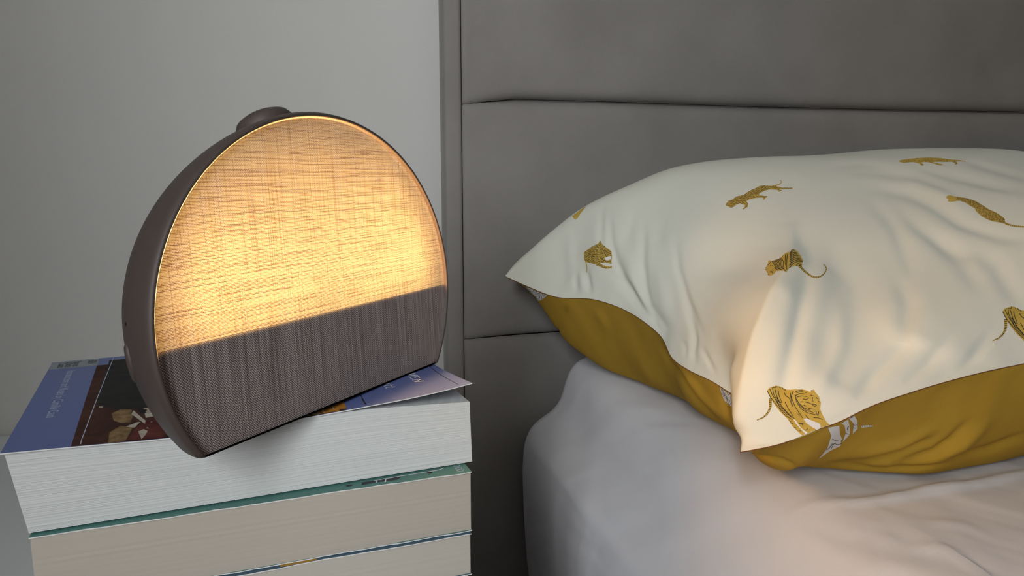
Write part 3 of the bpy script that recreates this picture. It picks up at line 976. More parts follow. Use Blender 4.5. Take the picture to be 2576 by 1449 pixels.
def page_block(name, c, mats, rows=70, cols=60, jitter=.00008, seed=1, waver=.0):
    """c: eight corners, bottom FL FR BR BL then top FL FR BR BL; leaves are laid in fine uneven layers"""
    c = [np.array(p, float) for p in c]
    r = np.random.default_rng(seed)
    per = [(0, 1, cols), (1, 2, 12), (2, 3, cols), (3, 0, 12)]
    jit = r.normal(0, jitter, rows + 1)
    jit = jit + np.convolve(r.normal(0, jitter * 2.0, rows + 9), np.ones(9) / 9, 'valid')[:rows + 1]
    V = []
    n = sum(k for _, _, k in per)
    for i in range(rows + 1):
        f = i / rows
        q = [c[k] * (1 - f) + c[k + 4] * f for k in range(4)]
        ctr = sum(q) / 4
        for a, b, k in per:
            e = q[b] - q[a]
            nn = np.array([e[1], -e[0], 0]) / np.linalg.norm(e)
            for t in range(k):
                s = t / k
                p = q[a] + e * s
                amp = jit[i] if a == 0 else jit[i] * .6
                V.append(p + nn * amp + np.array([0, 0, waver * math.sin(3.1 * s * 2 + 1) * math.sin(math.pi * f)]))
    Fc = []
    for i in range(rows):
        for j in range(n):
            Fc.append((i * n + j, i * n + (j + 1) % n, (i + 1) * n + (j + 1) % n, (i + 1) * n + j))
    Fc.append(tuple(range(n - 1, -1, -1)))
    t0 = rows * n
    bi = lambda k: t0 + (cols + 12 + cols - k) % n
    Fc += [(t0 + k, t0 + k + 1, bi(k + 1), bi(k)) for k in range(cols)]
    return mesh(name, V, Fc, None, mats, False)


def sheet_solid(name, P, th, mats, smooth=True):
    """P: (nu,nv,3) surface; solid of thickness th downwards"""
    nu, nv, _ = P.shape
    T = P.reshape(-1, 3)
    Bm = T - np.array([0, 0, th])
    V = np.r_[T, Bm]
    f = grid_faces(nu, nv)
    o = nu * nv
    Fc = [q[::-1] for q in f] + [tuple(o + i for i in q) for q in f]
    rim = [i * nv for i in range(nu)] + [(nu - 1) * nv + j for j in range(1, nv)] + [i * nv + nv - 1 for i in range(nu - 2, -1, -1)] + [j for j in range(nv - 2, 0, -1)]
    L = len(rim)
    Fc += [(rim[i], rim[(i + 1) % L], o + rim[(i + 1) % L], o + rim[i]) for i in range(L)]
    n_ = len(Fc) - L
    return mesh(name, V, Fc, None, [mats, M['card']], False, [0] * n_ + [1] * L)


class Book:
    """front edge from A to B (world xy), depth w behind it, between z0 and z1; spine at the back"""

    def __init__(s, A, B, w, z0, z1, name, label, cover_m, page_m, cat='book', ct=.0005, lean=(0, 0), seed=1, rows=70, overhang=.001, jitter=.00008, spine_m=None, cover_fn=None, page_top=None, chips=0.0, back_in=0.0):
        A, B = np.array(A, float), np.array(B, float)
        s.A, s.u = A, (B - A) / np.linalg.norm(B - A)
        s.L, s.w = np.linalg.norm(B - A), w
        s.n = np.array([-s.u[1], s.u[0]])
        s.z0, s.z1 = z0, z1
        mid = A + s.u * s.L / 2 + s.n * w / 2
        s.root = tag(empty(name, (mid[0], mid[1], z0)), label, cat, 'paperbacks stacked on the nightstand')
        oh = overhang
        q = lambda a, b, z, l=0: np.array([*(s.A + s.u * a + s.n * b + s.u * lean[0] * l + s.n * lean[1] * l), z])
        pt = page_top or (lambda a, b: 0)
        top = [q(a, b, z1 - ct, 1) for a, b in ((oh, oh), (s.L - oh, oh), (s.L - oh, w - .002), (oh, w - .002))]
        bot = [q(a, b, z0 + ct) for a, b in ((oh, oh), (s.L - oh, oh), (s.L - oh, w - .002), (oh, w - .002))]
        pb = page_block('page_block', bot + top, page_m, rows=rows, seed=seed, jitter=jitter)
        if page_top:
            for vtx in pb.data.vertices:
                dxy = np.array(vtx.co[:2]) - s.A
                vtx.co.z += page_top(dxy @ s.u, dxy @ s.n) * max(0.0, (vtx.co.z - z0) / (z1 - z0))
        keep_world(pb, s.root)
        nu, nv = 90, 40
        r = np.random.default_rng(seed)
        edge = np.convolve(r.normal(0, 1, nu + 8), np.ones(9) / 9, 'valid') * chips
        def cover(z, l, fn):
            P = np.zeros((nu, nv, 3))
            for i in range(nu):
                for j in range(nv):
                    a, b = s.L * i / (nu - 1), w * j / (nv - 1)
                    if j == 0:
                        b += edge[i]
                    P[i, j] = q(a, b, z + (fn(a, b) if fn else 0), l)
            return P
        s.front = sheet_solid('front_cover', cover(z1, 1, cover_fn), ct, cover_m)
        keep_world(s.front, s.root)
        bc = cover(z0 + ct, 0, None)
        bc[:, 0, :2] += s.n * back_in
        bc[0, :, :2] += s.u * back_in
        keep_world(sheet_solid('back_cover', bc, ct, cover_m), s.root)
        # spine: a gently rounded strip along the back
        V, Fc = [], []
        k = 9
        for i in range(2):
            for j in range(k):
                f = j / (k - 1)
                bul = .003 * math.sin(math.pi * f)
                for t in (0, .0006):
                    V.append(q(s.L * i, w - .0015 + bul + t, z0 + (z1 - z0) * f, f))
        m2 = 2 * k
        for j in range(k - 1):
            a = 2 * j
            Fc += [(a + 1, a + 3, m2 + a + 3, m2 + a + 1), (a, m2 + a, m2 + a + 2, a + 2), (a, a + 2, a + 3, a + 1), (m2 + a, m2 + a + 1, m2 + a + 3, m2 + a + 2)]
        keep_world(mesh('spine', V, Fc, None, spine_m or cover_m), s.root)


ZB = 0.698


def dip(a, b):                                 # the block is pressed down along its fore-edge
    return float(np.interp(a / .205, [0, .14, .26, .37, .53, .74, 1.0], [0, -.0014, -.0028, -.0036, -.0028, -.0008, 0]) * np.clip(1 - b / .07, 0, 1))


def curl(a, b):                                # the worn cover lifts at its free top corner
    k = np.clip((a - .135) / .07, 0, 1)
    j = np.clip(1 - b / .055, 0, 1)
    return float(.0042 * k ** 2.2 * j ** 1.3) + dip(a, b)


def sag(a, b):
    return float(-.0056 * np.clip((a - .125) / .08, 0, 1) ** 1.25 * np.clip(1 - b / .158, 0, 1)) + dip(a, b)


A1, B1 = onz(65, 1350, .661)[:2], onz(1195, 1166, .661)[:2]
A1t, B1t = onz(0, 1141, ZB)[:2], onz(1188, 983, ZB)[:2]
b1 = Book(A1t, B1t, .160, .6613, ZB, 'paperback_book', 'thick white-paged paperback with a blue cover, under the round lamp', M['blue'], M['paper_white'], seed=3, rows=130, jitter=.00004,
          cover_fn=curl, page_top=sag, overhang=.0012, back_in=.003)
# shear the block so that its lower leaves sit where the photo has them
u1, n1 = np.append(b1.u, 0), np.append(b1.n, 0)
for ch in b1.root.children:
    me = ch.data
    co = np.array([v.co for v in me.vertices])
    f = np.clip((ZB - .001 - co[:, 2]) / (ZB - .6613), 0, 1)
    s_ = np.clip(((co[:, :2] - A1t) @ b1.u) / b1.L, 0, 1)
    dl_, dr_ = np.append(A1 - A1t, 0), np.append(B1 - B1t, 0)
    co += f[:, None] * (dl_ * (1 - s_)[:, None] + dr_ * s_[:, None])
    me.vertices.foreach_set('co', co.ravel())
    me.update()

A2, B2 = onz(72, 1353, .661)[:2], onz(1186, 1186, .661)[:2]
b2 = Book(A2, B2, .135, .6292, .6610, 'paperback_book', 'cream-paged paperback with a worn teal cover, directly below the blue one', M['teal'], M['paper_cream'], seed=4, rows=24, jitter=.00002, chips=.0012, overhang=.0004)
A3, B3_ = onz(656, 1437, .629)[:2], onz(1186, 1341, .629)[:2]
d3 = (B3_ - A3) / np.linalg.norm(B3_ - A3)
b3 = Book(B3_ - d3 * .198, B3_, .130, .6065, .6290, 'paperback_book', 'cream-paged paperback with a navy and mustard cover, below the teal one', M['navy'], M['paper_cream2'], seed=5, rows=24, jitter=.00002, chips=.001, overhang=.0005)
E4 = onz(1181, 1441, .6063)[:2]
u4 = np.array([math.cos(R_(10)), math.sin(R_(10))])
b4 = Book(E4 - u4 * .2, E4, .130, .570, .6063, 'paperback_book', 'paperback with pale pages and white card covers, below the navy one', M['card'], M['paper_white'], seed=6, rows=30, overhang=.0006)
n4 = np.array([-u4[1], u4[0]])
b5 = Book(E4 - u4 * .205 + n4 * .004, E4 - u4 * .003 + n4 * .004, .135, .530, .5698, 'paperback_book', 'thick maroon paperback near the bottom of the stack', M['maroon'], M['paper_cream'], seed=7, rows=20)
b6 = Book(E4 - u4 * .212 + n4 * .002, E4 + u4 * .002 + n4 * .002, .140, NZ, .5298, 'paperback_book', 'navy paperback at the very bottom, flat on the white nightstand', M['navy'], M['paper_cream2'], seed=8, rows=20)

# ---- what is printed on the covers
BC = [M[k] for k in ('blue', 'p_brown', 'p_black', 'p_red', 'p_tan', 'p_pale', 'p_orange', 'p_ochre', 'ink_black', 'ink_white', 'ink_pale', 'label_grey')]
BN = {k: i for i, k in enumerate(('blue', 'brown', 'black', 'red', 'tan', 'pale', 'orange', 'ochre', 'iblack', 'iwhite', 'ipale', 'grey'))}


def down_caster(o):
    b = bvh_of(o)

    def f(p, off):
        loc, n, i, t = b.ray_cast(Vector((p[0], p[1], .75)), Vector((0, 0, -1)))
        return None if loc is None else loc + Vector((0, 0, off))
    return f


def to_xy(z):
    return lambda pts: [tuple(onz(x, y, z)[:2]) for x, y in pts]


cover1 = down_caster(b1.front)
zx = to_xy(ZB)
zf = to_xy(ZB - .0028)
k4 = lambda p: zc(0, 860, 3.622, p)
k3 = lambda p: zc(780, 640, 3.622, p)
k6 = lambda p: zc(600, 1000, 3.2266, p)


def b1_pt(a, b):
    return tuple(A1t + b1.u * a + b1.n * b)


def sw(px, py):                                # pixel on the cover -> along, back
    q = onz(px, py, ZB)[:2] - A1t
    return q @ b1.u, q @ b1.n


s1 = (sw(163, 1135)[0] + sw(250, 919)[0]) / 2  # painting starts
s2 = (sw(880, 1045)[0] + sw(860, 1000)[0]) / 2  # painting ends
wt = sw(250, 919)[1]
e = .0004
L1, W1 = b1.L, b1.w
d = Decal(cover1, .03, .22)
rect = lambda a0, a1, c0, c1: [b1_pt(a0, c0), b1_pt(a1, c0), b1_pt(a1, c1), b1_pt(a0, c1)]
d.add(fill2d(rect(s1, s2, e, wt), .006), BN['brown'], .00012)
g0 = sw(121, 929)[0]
g1 = s1
d.add(fill2d(rect(.0004, g1, wt + .0005, W1 - .001), .006), BN['grey'], .00012)
for pts, m_, off in (
        ([(1000, 210), (1185, 192), (1260, 180), (1500, 500), (1420, 615), (1250, 640), (1080, 655), (985, 640), (900, 628), (878, 570), (960, 350)], 'black', .0002),
        ([(985, 940), (1000, 850), (1100, 790), (1210, 800), (1150, 905), (1090, 930)], 'tan', .00022),
        ([(1160, 905), (1240, 800), (1330, 740), (1460, 705), (1640, 860), (1600, 880)], 'red', .00022),
        ([(1020, 690), (1100, 655), (1200, 650), (1215, 700), (1190, 760), (1100, 765), (1040, 750)], 'tan', .00024),
        ([(1310, 640), (1400, 628), (1470, 690), (1330, 715)], 'pale', .00024),
        ([(1200, 690), (1220, 660), (1330, 740), (1320, 765)], 'pale', .00026), ([(1150, 795), (1250, 755), (1280, 750), (1230, 800), (1190, 800)], 'pale', .00026),
        ([(1250, 640), (1340, 648), (1350, 665), (1290, 690)], 'black', .00026),
        ([(1260, 830), (1330, 800), (1400, 720), (1330, 850), (1290, 890)], 'pale', .00023),
        ([(905, 634), (940, 632), (940, 642), (905, 642)], 'pale', .00026)):
    mm = 'p_x'
    d.add(fill2d(zf(k4(pts)), .004), BN[m_], off)
# the pale interior and the orange pillar at the other end of the painting
for pts, m_, off in (
        ([(150, 290), (690, 185), (640, 60), (560, 90), (330, 190)], 'ochre', .0002), ([(640, 60), (700, 40), (838, 0), (905, 146), (690, 186)], 'orange', .00022),
        ([(330, 215), (560, 120), (650, 110), (660, 130), (450, 190)], 'pale', .00024), ([(664, 60), (680, 56), (722, 170), (700, 180)], 'ochre', .00026),
        ([(360, 230), (660, 165), (680, 185), (340, 255)], 'pale', .00024), ([(400, 235), (640, 185), (650, 195), (420, 245)], 'orange', .00026)):
    d.add(fill2d(to_xy(ZB - .001)(k6(pts)), .003), BN[m_], off)
for pts in ([(735, 0), (808, 135), (690, 160)], ):
    d.add(stroke2d(zx(k6(pts)), .0003, .0003, .004), BN['iwhite'], .0004)
for pts in ([(500, 195), (505, 225)], [(430, 208), (436, 240)], [(585, 170), (590, 205)], [(360, 225), (365, 255)]):
    d.add(stroke2d(zx(k6(pts)), .0003, .0003, .004), BN['orange'], .0004)
d.add(stroke2d(zf([(450, 1103), (320, 1113)]) + zx([(197, 1119), (286, 899)]), .00034, .00034, .004), BN['ipale'], .0004)
d.add(stroke2d(zx(k3([(1040, 970), (1130, 1060), (1230, 1148), (1352, 1238)])), .0004, .0004, .003), BN['iblack'], .0003)
d.add(stroke2d(zx(k3([(425, 1215), (552, 1428)])), .0004, .0004, .003), BN['iblack'], .0003)
d.add(stroke2d(zx(k6([(900, -60), (1072, 108)][:0] + [(1000, 0), (1072, 108)])), .0004, .0004, .003), BN['iblack'], .0003)
art = d.build('cover_print', BC)
keep_world(art, b1.root)


def text_tris(txt, size, shear=0.0, space=1.0):
    cu = bpy.data.curves.new('t', 'FONT')
    cu.body, cu.size, cu.shear, cu.space_character, cu.resolution_u = txt, size, shear, space, 3
    o = bpy.data.objects.new('t', cu)
    COL.objects.link(o)
    bpy.context.view_layer.update()
    me = o.evaluated_get(bpy.context.evaluated_depsgraph_get()).to_mesh()
    v = [(q.co.x, q.co.y) for q in me.vertices]
    f = [tuple(p.vertices) for p in me.polygons]
    bpy.data.objects.remove(o)
    bpy.data.curves.remove(cu)
    return v, f


def put_text(d, tris, org, right, upv, mi, off, sx=1.0):
    v, f = tris
    org, right, upv = np.array(org), np.array(right), np.array(upv)
    d.add(([tuple(org + right * x * sx + upv * y) for x, y in v], f), mi, off)


# strokes for the serif capitals and the italic letters, in a unit box
GL = {
    'M': [[(.04, 0), (.10, 1)], [(.10, 1), (.42, .05)], [(.42, .05), (.78, 1)], [(.78, 1), (.84, 0)], [(-.06, 0), (.14, 0)], [(.72, 0), (.96, 0)], [(0, 1), (.14, 1)], [(.74, 1), (.90, 1)]],
    'E': [[(.10, 0), (.10, 1)], [(0, 1), (.58, 1)], [(.58, 1), (.58, .82)], [(.10, .52), (.44, .52)], [(.44, .60), (.44, .44)], [(0, 0), (.62, 0)], [(.62, 0), (.62, .2)]],
    'N': [[(.10, 0), (.10, 1)], [(.10, 1), (.72, .02)], [(.72, .02), (.72, 1)], [(0, 0), (.22, 0)], [(0, 1), (.14, 1)], [(.60, 1), (.84, 1)]],
    'O': [[(.42 + .36 * math.cos(t * math.pi / 8), .5 + .5 * math.sin(t * math.pi / 8)) for t in range(17)]],
    'W': [[(.06, 1), (.28, 0)], [(.28, 0), (.50, .95)], [(.50, .95), (.72, 0)], [(.72, 0), (.96, 1)], [(-.02, 1), (.16, 1)], [(.86, 1), (1.04, 1)]],
    'D': [[(.12, 0), (.12, 1)], [(0, 1), (.40, 1), (.66, .82), (.74, .5), (.66, .18), (.40, 0), (0, 0)]],
    'A': [[(.05, 0), (.40, 1)], [(.40, 1), (.74, 0)], [(.18, .36), (.60, .36)], [(-.04, 0), (.16, 0)], [(.62, 0), (.86, 0)]],
    'l': [[(.10, 1.0), (.10, .08), (.18, 0), (.26, .05)], [(0, .98), (.10, 1.0)]],
    'c': [[(.42, .52), (.30, .62), (.14, .56), (.05, .32), (.12, .06), (.28, 0), (.44, .12)]],
    'o': [[(.24 + .21 * math.cos(t * math.pi / 8), .31 + .31 * math.sin(t * math.pi / 8)) for t in range(17)]],
    't': [[(.16, .86), (.12, .12), (.20, 0), (.34, .08)], [(0, .60), (.34, .62)]],
}


def stroke_text(d, txt, org, right, upv, size, adv, w, mi, off, shear=0.0, wide=1.0):
    org, right, upv = np.array(org), np.array(right), np.array(upv)
    x = 0
    for ch in txt:
        for ln in GL[ch]:
            pts = [tuple(org + right * ((x + a * wide + shear * b) * size) + upv * (b * size)) for a, b in ln]
            thick = w if (len(ln) > 2 or abs(ln[0][1] - ln[1][1]) > .3) else w * .6
            d.add(stroke2d(pts, thick, thick, .0015), mi, off)
        x += adv.get(ch, .8)


dt = Decal(cover1, .03, .22)
rd, upd = -b1.n, b1.u
rt1 = -b1.n - .09 * b1.u                          # lettering reads towards the fore-edge, its top towards the book's head
pm = onz(*k3([(862, 1078)])[0], ZB)[:2]
pn = onz(*k3([(955, 1163)])[0], ZB)[:2]
hM = .0047
wid = {'W': 1.9, 'O': 1.7, 'M': 1.75, 'E': 1.45, 'N': 1.6}
a_, b_ = sw(*k3([(878, 1085)])[0])
a_ -= 0.0
stroke_text(dt, 'WOMEN', b1_pt(a_ + .09 * 3.5 * hM, b_ + (1.9 + 1.7 - .1) * hM), rt1, upd, hM, wid, .0008, BN['iwhite'], .0005, .25, 1.5)
a2, b2_ = sw(*k3([(648, 1165)])[0])
hO = .0062
adv = {'A': 1.2, 'l': .5, 'c': .75, 'o': .78, 't': .62}
stroke_text(dt, 'Alcott', b1_pt(a2 + .09 * 2.3 * hO, b2_ + (1.2 + .5 + .75 - .1) * hO), rt1, upd, hO, adv, .0007, BN['iwhite'], .0005, .3, 1.35)
keep_world(dt.build('title_lettering', BC), b1.root)
dt = Decal(cover1, .03, .22)
# small lines at the foot of the cover
p0, p1 = sw(*k4([(645, 262)])[0]), sw(*k4([(428, 690)])[0])
tr = text_tris('Introduction and Notes by Camille Cauti', 1.0)
wd = max(p[0] for p in tr[0])
span = p0[1] - p1[1]
sx = span / wd
put_text(dt, tr, b1_pt((p0[0] + p1[0]) / 2 - .001, p0[1]), rd * sx, upd * .0062, BN['ipale'], .0004)
keep_world(dt.build('credit_lettering', BC), b1.root)
dt = Decal(cover1, .03, .22)
for txt, px, mi in (('Barnes', (690, 180), 'iblack'), ('& Noble', (618, 188), 'iblack'), ('Classics', (552, 192), 'iblack')):
    a3, b3w = sw(*k4([px])[0])
    tr = text_tris(txt, 1.0)
    wd = max(p[0] for p in tr[0])
    put_text(dt, tr, b1_pt(a3 - .0005, W1 - .0035), rd * (.0125 / wd), upd * .0058, BN[mi], .0004)
a3, b3w = sw(*k4([(790, 170)])[0])
tr = text_tris('B&N', 1.0, .3)
put_text(dt, tr, b1_pt(a3 + .001, W1 - .004), rd * (.0085 / max(p[0] for p in tr[0])), upd * .0072, BN['iblack'], .0004)
keep_world(dt.build('imprint_lettering', BC), b1.root)

# teal cover: a pale line of letters and dark shapes at its head end
cover2 = down_caster(b2.front)
d2 = Decal(cover2, .03, .22)
zy = to_xy(.661)
for pts, m_ in (([(1000, 690), (1110, 672), (1290, 640), (1325, 642), (1290, 668), (1110, 690), (1000, 712)], 'iblack'), ([(870, 715), (900, 705), (930, 708), (915, 720), (880, 724)], 'iblack'), ([(1520, 600), (1570, 596), (1575, 610), (1548, 622)], 'black')):
    d2.add(fill2d(zy(k6(pts)), .004), BN[m_], .0002)
for pts in ([(1120, 690), (1126, 672), (1160, 668)], [(1195, 664), (1190, 688)], [(1100, 676), (1330, 636), (1660, 584), (1668, 570)]):
    d2.add(stroke2d(zy(k6(pts)), .0006, .0006, .003), BN['iwhite'], .0003)
keep_world(d2.build('cover_print', BC), b2.root)
d2 = Decal(cover2, .03, .22)
q0 = onz(*k6([(1742, 556)])[0], .661)[:2]
stroke_text(d2, 'OOD', q0 + b2.n * .001, -b2.n, b2.u, .0036, {'O': .95, 'D': 1.0}, .0004, BN['ipale'], .0003)
keep_world(d2.build('cover_lettering', BC), b2.root)
cover3 = down_caster(b3.front)
d3_ = Decal(cover3, .03, .22)
a3, b3e = (onz(705, 1426, .629)[:2] - b3.A) @ b3.u, (onz(840, 1400, .629)[:2] - b3.A) @ b3.u
pt3 = lambda a, b: tuple(b3.A + b3.u * a + b3.n * b)
d3_.add(fill2d([pt3(a3, .0005), pt3(b3e, .0005), pt3(b3e, .12), pt3(a3, .12)], .006), 0, .0002)
keep_world(d3_.build('cover_print', [M['mustard']]), b3.root)

# ------------------------------------------------------------------ the lamp
LO = onz(509, 1135, ZB + .003) * .5 + onz(1097, 901, ZB + .003) * .5
LU = np.array([0.64946764, 0.76038923, 0.0])
LH = math.atan2(LU[1], LU[0])
TILT = R_(3)
lamp = tag(empty('sunrise_lamp', (LO[0], LO[1], ZB + .0007), LH), 'round brown bedside lamp with a glowing linen face, standing on books', 'lamp')
# lamp space: x along the face, y backwards, z up; the face leans back three degrees
ct_, st_ = math.cos(TILT), math.sin(TILT)


def LP(u, v, dpt):                             # across, up the face, behind the face
    return (u, v * st_ + dpt * ct_, .0018 + v * ct_ - dpt * st_)


FA, FB, FV = .0987, .0881, .047                # half width, half height, height of the centre
RIM = .0030
DD, PP, QQ = .070, 1.5, 3.0


def sdome(dp):
    return max(0.0, 1 - (dp / DD) ** PP) ** (1 / QQ)


def ring(a, b, dp, n=160, vmin=0.0):
    """an oval cut off by a flat foot, as points of (u, v)"""
    t0 = math.asin(max(-1, min(1, (vmin - FV) / b)))
    P = [(a * math.cos(t), FV + b * math.sin(t)) for t in np.linspace(t0, math.pi - t0, n)]
    return P


def loft(rings, close_ends=(False, False)):
    """rings: list of lists of 3-D points of equal length, each ring closed along its foot"""
    n = len(rings[0])
    V = [p for r in rings for p in r]
    Fc = []
    for i in range(len(rings) - 1):
        for j in range(n):
            Fc.append((i * n + j, i * n + (j + 1) % n, (i + 1) * n + (j + 1) % n, (i + 1) * n + j))
    if close_ends[0]:
        Fc.append(tuple(range(n - 1, -1, -1)))
    if close_ends[1]:
        Fc.append(tuple((len(rings) - 1) * n + j for j in range(n)))
    return V, Fc


rings = []
vcut = lambda dp: (dp * st_ - .0020) / ct_
inner = [(FA - .0012, FB - .0012, .0026), (FA + .0002, FB + .0002, .0012), (FA + .0006, FB + .0006, -.0006), (FA + .0014, FB + .0014, -.0012), (FA + .0023, FB + .0023, -.0006)]
for a, b, dp in inner:
    rings.append([LP(u, v, dp) for u, v in ring(a, b, dp, vmin=vcut(dp))])
for dp in np.concatenate([np.linspace(.0012, .02, 10), np.linspace(.02, DD * .999, 26)[1:]]):
    k = sdome(dp)
    a, b = (FA + RIM) * k, (FB + RIM) * k
    rings.append([LP(u, v, dp) for u, v in ring(a, b, dp, vmin=max(vcut(dp), FV - b * .999))])
V, Fc = loft(rings, (False, True))
shell = mesh('shell', V, Fc, lamp, M['shell'])
shell['label'] = 'dark brown matt plastic housing'

# weave of the linen face
lin = bpy.data.materials.new('linen_face')
lin.use_nodes = True
nt = lin.node_tree
pb = nt.nodes['Principled BSDF']
out = nt.nodes['Material Output']
tc = nd(lin, 'ShaderNodeUVMap')
sep = nd(lin, 'ShaderNodeSeparateXYZ')
lk(lin, tc.outputs[0], sep.inputs[0])
U_, V_ = sep.outputs[0], sep.outputs[1]        # metres across and up the face


def snoise(su, sv, det=2, scale=1.0):
    cb = nd(lin, 'ShaderNodeCombineXYZ')
    lk(lin, mth(lin, 'MULTIPLY', U_, su), cb.inputs[0])
    lk(lin, mth(lin, 'MULTIPLY', V_, sv), cb.inputs[1])
    return noise(lin, cb.outputs[0], scale, det)


PU, PV = .00062, .00056
wob = mth(lin, 'MULTIPLY', mth(lin, 'SUBTRACT', snoise(60, 60, 2), .5), .0008)
ph_v = mth(lin, 'MULTIPLY', mth(lin, 'ADD', V_, wob), 2 * math.pi / PV)
ph_u = mth(lin, 'MULTIPLY', mth(lin, 'ADD', U_, wob), 2 * math.pi / PU)
wv = mth(lin, 'MULTIPLY_ADD', mth(lin, 'SINE', ph_v), .5, .5)       # weft lines
wu = mth(lin, 'MULTIPLY_ADD', mth(lin, 'SINE', ph_u), .5, .5)       # warp lines
rv = snoise(14, 1700, 1)                       # uneven thickness of single weft threads
ru = snoise(1500, 16, 1)
slubv = snoise(40, 900, 2)
slubu = snoise(800, 26, 2)
cl = lambda x, a, b: (lambda n: (lk(lin, x, n.inputs[0]), n.outputs[0])[1])(nd(lin, 'ShaderNodeMapRange', **{'From Min': a, 'From Max': b}))
weft_dark = mth(lin, 'MULTIPLY', wv, mth(lin, 'MULTIPLY_ADD', cl(rv, .42, .68), .66, .40))
warp_dark = mth(lin, 'MULTIPLY', wu, mth(lin, 'MULTIPLY_ADD', cl(ru, .48, .70), .38, .12))
slub = mth(lin, 'ADD', mth(lin, 'MULTIPLY', cl(slubv, .58, .74), .42), mth(lin, 'MULTIPLY', cl(slubu, .62, .76), .22))
opac = mth(lin, 'MINIMUM', mth(lin, 'ADD', mth(lin, 'ADD', weft_dark, warp_dark), slub), 1.0)
glow = ramp(lin, opac, [(0.0, (.086, .080, .053)), (.35, (.066, .051, .027)), (.7, (.037, .0215, .0075)), (1.0, (.014, .0062, .0016))])
# reflected look: brown threads with paler crossings and upright streaks
cross = mth(lin, 'MULTIPLY_ADD', mth(lin, 'MULTIPLY', mth(lin, 'SINE', mth(lin, 'MULTIPLY', ph_u, .5)), mth(lin, 'SINE', mth(lin, 'MULTIPLY', ph_v, .5))), .5, .5)
streak = cl(snoise(1100, 14, 2), .35, .66)
spk = mth(lin, 'MULTIPLY', cross, mth(lin, 'MULTIPLY_ADD', streak, .45, .50))
refl = ramp(lin, spk, [(0.08, (.075, .055, .052)), (.36, (.36, .29, .275)), (.85, (.98, .90, .88))])
lk(lin, refl, pb.inputs['Base Color'])
pb.inputs['Roughness'].default_value = .9
pb.inputs['Specular IOR Level'].default_value = .15
bump(lin, cross, .35, .0003)
tr_ = nd(lin, 'ShaderNodeBsdfTranslucent')
lk(lin, glow, tr_.inputs[0])
tp_ = nd(lin, 'ShaderNodeBsdfTransparent')
tp_.inputs[0].default_value = (1.0, .82, .54, 1)
m1 = nd(lin, 'ShaderNodeMixShader')
m1.inputs[0].default_value = .22
lk(lin, pb.outputs[0], m1.inputs[1])
lk(lin, tr_.outputs[0], m1.inputs[2])
m2 = nd(lin, 'ShaderNodeMixShader')
m2.inputs[0].default_value = .22               # gaps between the threads
lk(lin, m1.outputs[0], m2.inputs[1])
lk(lin, tp_.outputs[0], m2.inputs[2])
lk(lin, m2.outputs[0], out.inputs['Surface'])

fr = ring(FA + .0004, FB + .0004, 0, 160, -.0021)
V = [LP(u, v, .0008) for u, v in fr] + [LP(0, FV, .0008)]
n = len(fr)
Fc = [(i, (i + 1) % n, n) for i in range(n)]
face = mesh('linen_face', V, Fc, lamp, lin, False)
uvl = face.data.uv_layers.new(name='UVMap')
uvs = fr + [(0, FV)]
for p in face.data.polygons:
    for li in p.loop_indices:
        uvl.data[li].uv = uvs[face.data.loops[li].vertex_index]
face['label'] = 'woven linen face, glowing amber above a dark lower band'

# inside: opaque speaker box below, white light chamber above, LED board at its back
LINE = .0436


def chord_poly(a, b, v0, v1, n=60):
    P = []
    t0 = math.asin((v0 - FV) / b)
    t1 = math.asin(min(1, (v1 - FV) / b))
    P += [(a * math.cos(t), FV + b * math.sin(t)) for t in np.linspace(t0, t1, n)]
    P += [(-a * math.cos(t), FV + b * math.sin(t)) for t in np.linspace(t1, t0, n)]
    return P


low = chord_poly(FA - .0040, FB - .0040, .0012, LINE)
V, Fc = loft([[LP(u, v, .0016) for u, v in low], [LP(u * .86, .004 + v * .9, .026) for u, v in low]], (True, True))
mesh('speaker_box', V, Fc, lamp, M['chamber'], False)
upv_ = chord_poly(FA - .0016, FB - .0016, LINE, FV + (FB - .0016) * .9999)
V, Fc = loft([[LP(u, v, .0018) for u, v in upv_], [LP(u * .62, FV + (v - FV) * .62 if v > FV else v, .056) for u, v in upv_]], (False, True))
mesh('light_chamber', V, Fc, lamp, M['chamber'], False)
LED_W = 0.86
leds = []
lr = random.Random(3)
for v, k, w_ in ((LINE + .009, 7, 1.05), (LINE + .017, 6, .80), (LINE + .028, 6, .72), (LINE + .041, 5, .75), (LINE + .054, 4, .75), (LINE + .064, 3, .70)):
    half = (FA - .024) * math.sqrt(max(0, 1 - ((v - FV) / (FB - .016)) ** 2))
    for u in np.linspace(-half, half, k):
        leds.append((u, v + lr.uniform(-.004, .004), lr.uniform(.020, .026), .75 * w_ * (.92 + .40 * (u / .075) ** 2)))
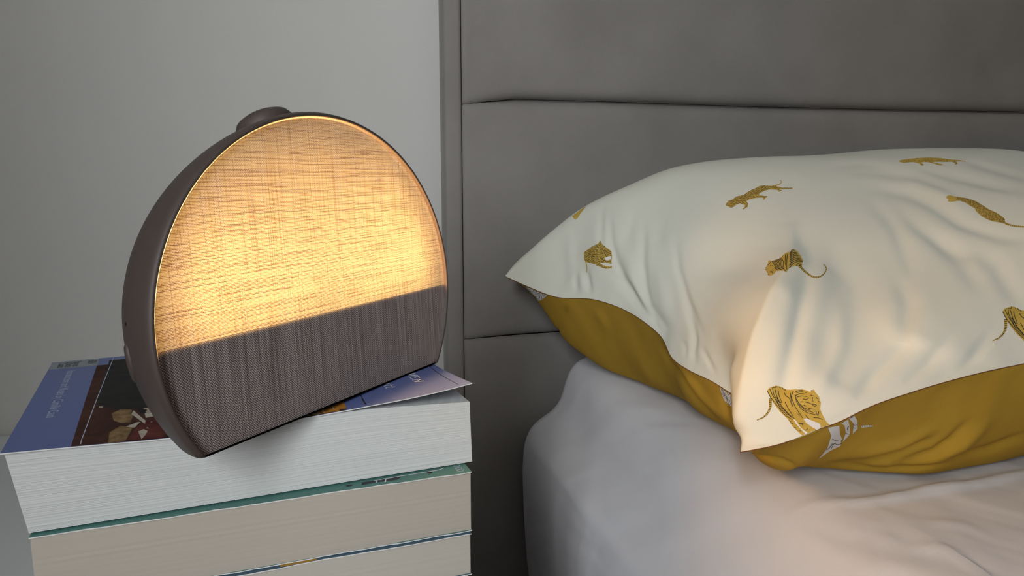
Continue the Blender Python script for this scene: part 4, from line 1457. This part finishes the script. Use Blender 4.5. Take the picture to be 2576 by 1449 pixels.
for u, v, dp_, w_ in leds:
    pl = bpy.data.lights.new('led', 'POINT')
    pl.energy = LED_W * w_
    pl.color = (1.0, .66, .34)
    pl.shadow_soft_size = .006
    po = bpy.data.objects.new('led', pl)
    COL.objects.link(po)
    po.parent = lamp
    po.location = LP(u, v, dp_)

# dial on the shoulder, side button, feet
dial = empty('dial', (0, 0, 0))
bpy.data.objects.remove(dial)
prof = [(0, .0), (.0085, 0), (.0092, .0012), (.0098, .0022), (.0128, .0026), (.0142, .0042), (.0148, .0070), (.0146, .0098), (.0134, .0120), (.0112, .0132), (.006, .0136), (0, .0136)]
V, Fc = lathe(prof, 56)
ax = R_(26)
cdp, cv_ = .032, FV + (FB + RIM) * sdome(.033) - .0008
Vd = []
for x, y, z in V:
    y2, z2_ = y * math.cos(ax) + z * math.sin(ax), -y * math.sin(ax) + z * math.cos(ax)
    Vd.append(LP(x, cv_ + z2_, cdp + y2))
dial = mesh('dial', Vd, Fc, lamp, M['shell'])
dial['label'] = 'pebble-shaped control dial'
# button on the flank of the shell
V, Fc = [], []
bn, bk_ = 14, .0004
for i in range(bn):
    t = 2 * math.pi * i / bn
    for rr, lift in ((1.0, -.0006), (1.0, .0004), (.8, .0010), (0.0, .0011)):
        dp = .024 + .0030 * rr * math.cos(t)
        th = R_(187) + .10 * rr * math.sin(t)
        k = sdome(dp)
        V.append(LP(((FA + RIM) * k + lift) * math.cos(th), FV + ((FB + RIM) * k + lift) * math.sin(th), dp + lift * .5))
Fc = grid_faces(bn, 4, close_u=True)
mesh('button', V, Fc, lamp, M['shell'])
V, Fc = [], []
for i in range(10):
    t = 2 * math.pi * i / 10
    for rr, lift in ((1.0, .0002), (0.0, .00035)):
        dp = .0215 + .0010 * rr * math.cos(t)
        th = R_(176) + .010 * rr * math.sin(t)
        k = sdome(dp)
        V.append(LP(((FA + RIM) * k + lift) * math.cos(th), FV + ((FB + RIM) * k + lift) * math.sin(th), dp + lift * .5))
mesh('microphone_hole', V, grid_faces(10, 2, close_u=True), lamp, M['dark'])
for x in (-.05, .05):
    V, Fc = lathe([(0, 0), (.006, 0), (.006, .0012), (0, .0012)], 20)
    mesh('rubber_foot', [(x + a, .022 + b, c - .0006) for a, b, c in V], Fc, lamp, M['dark'])
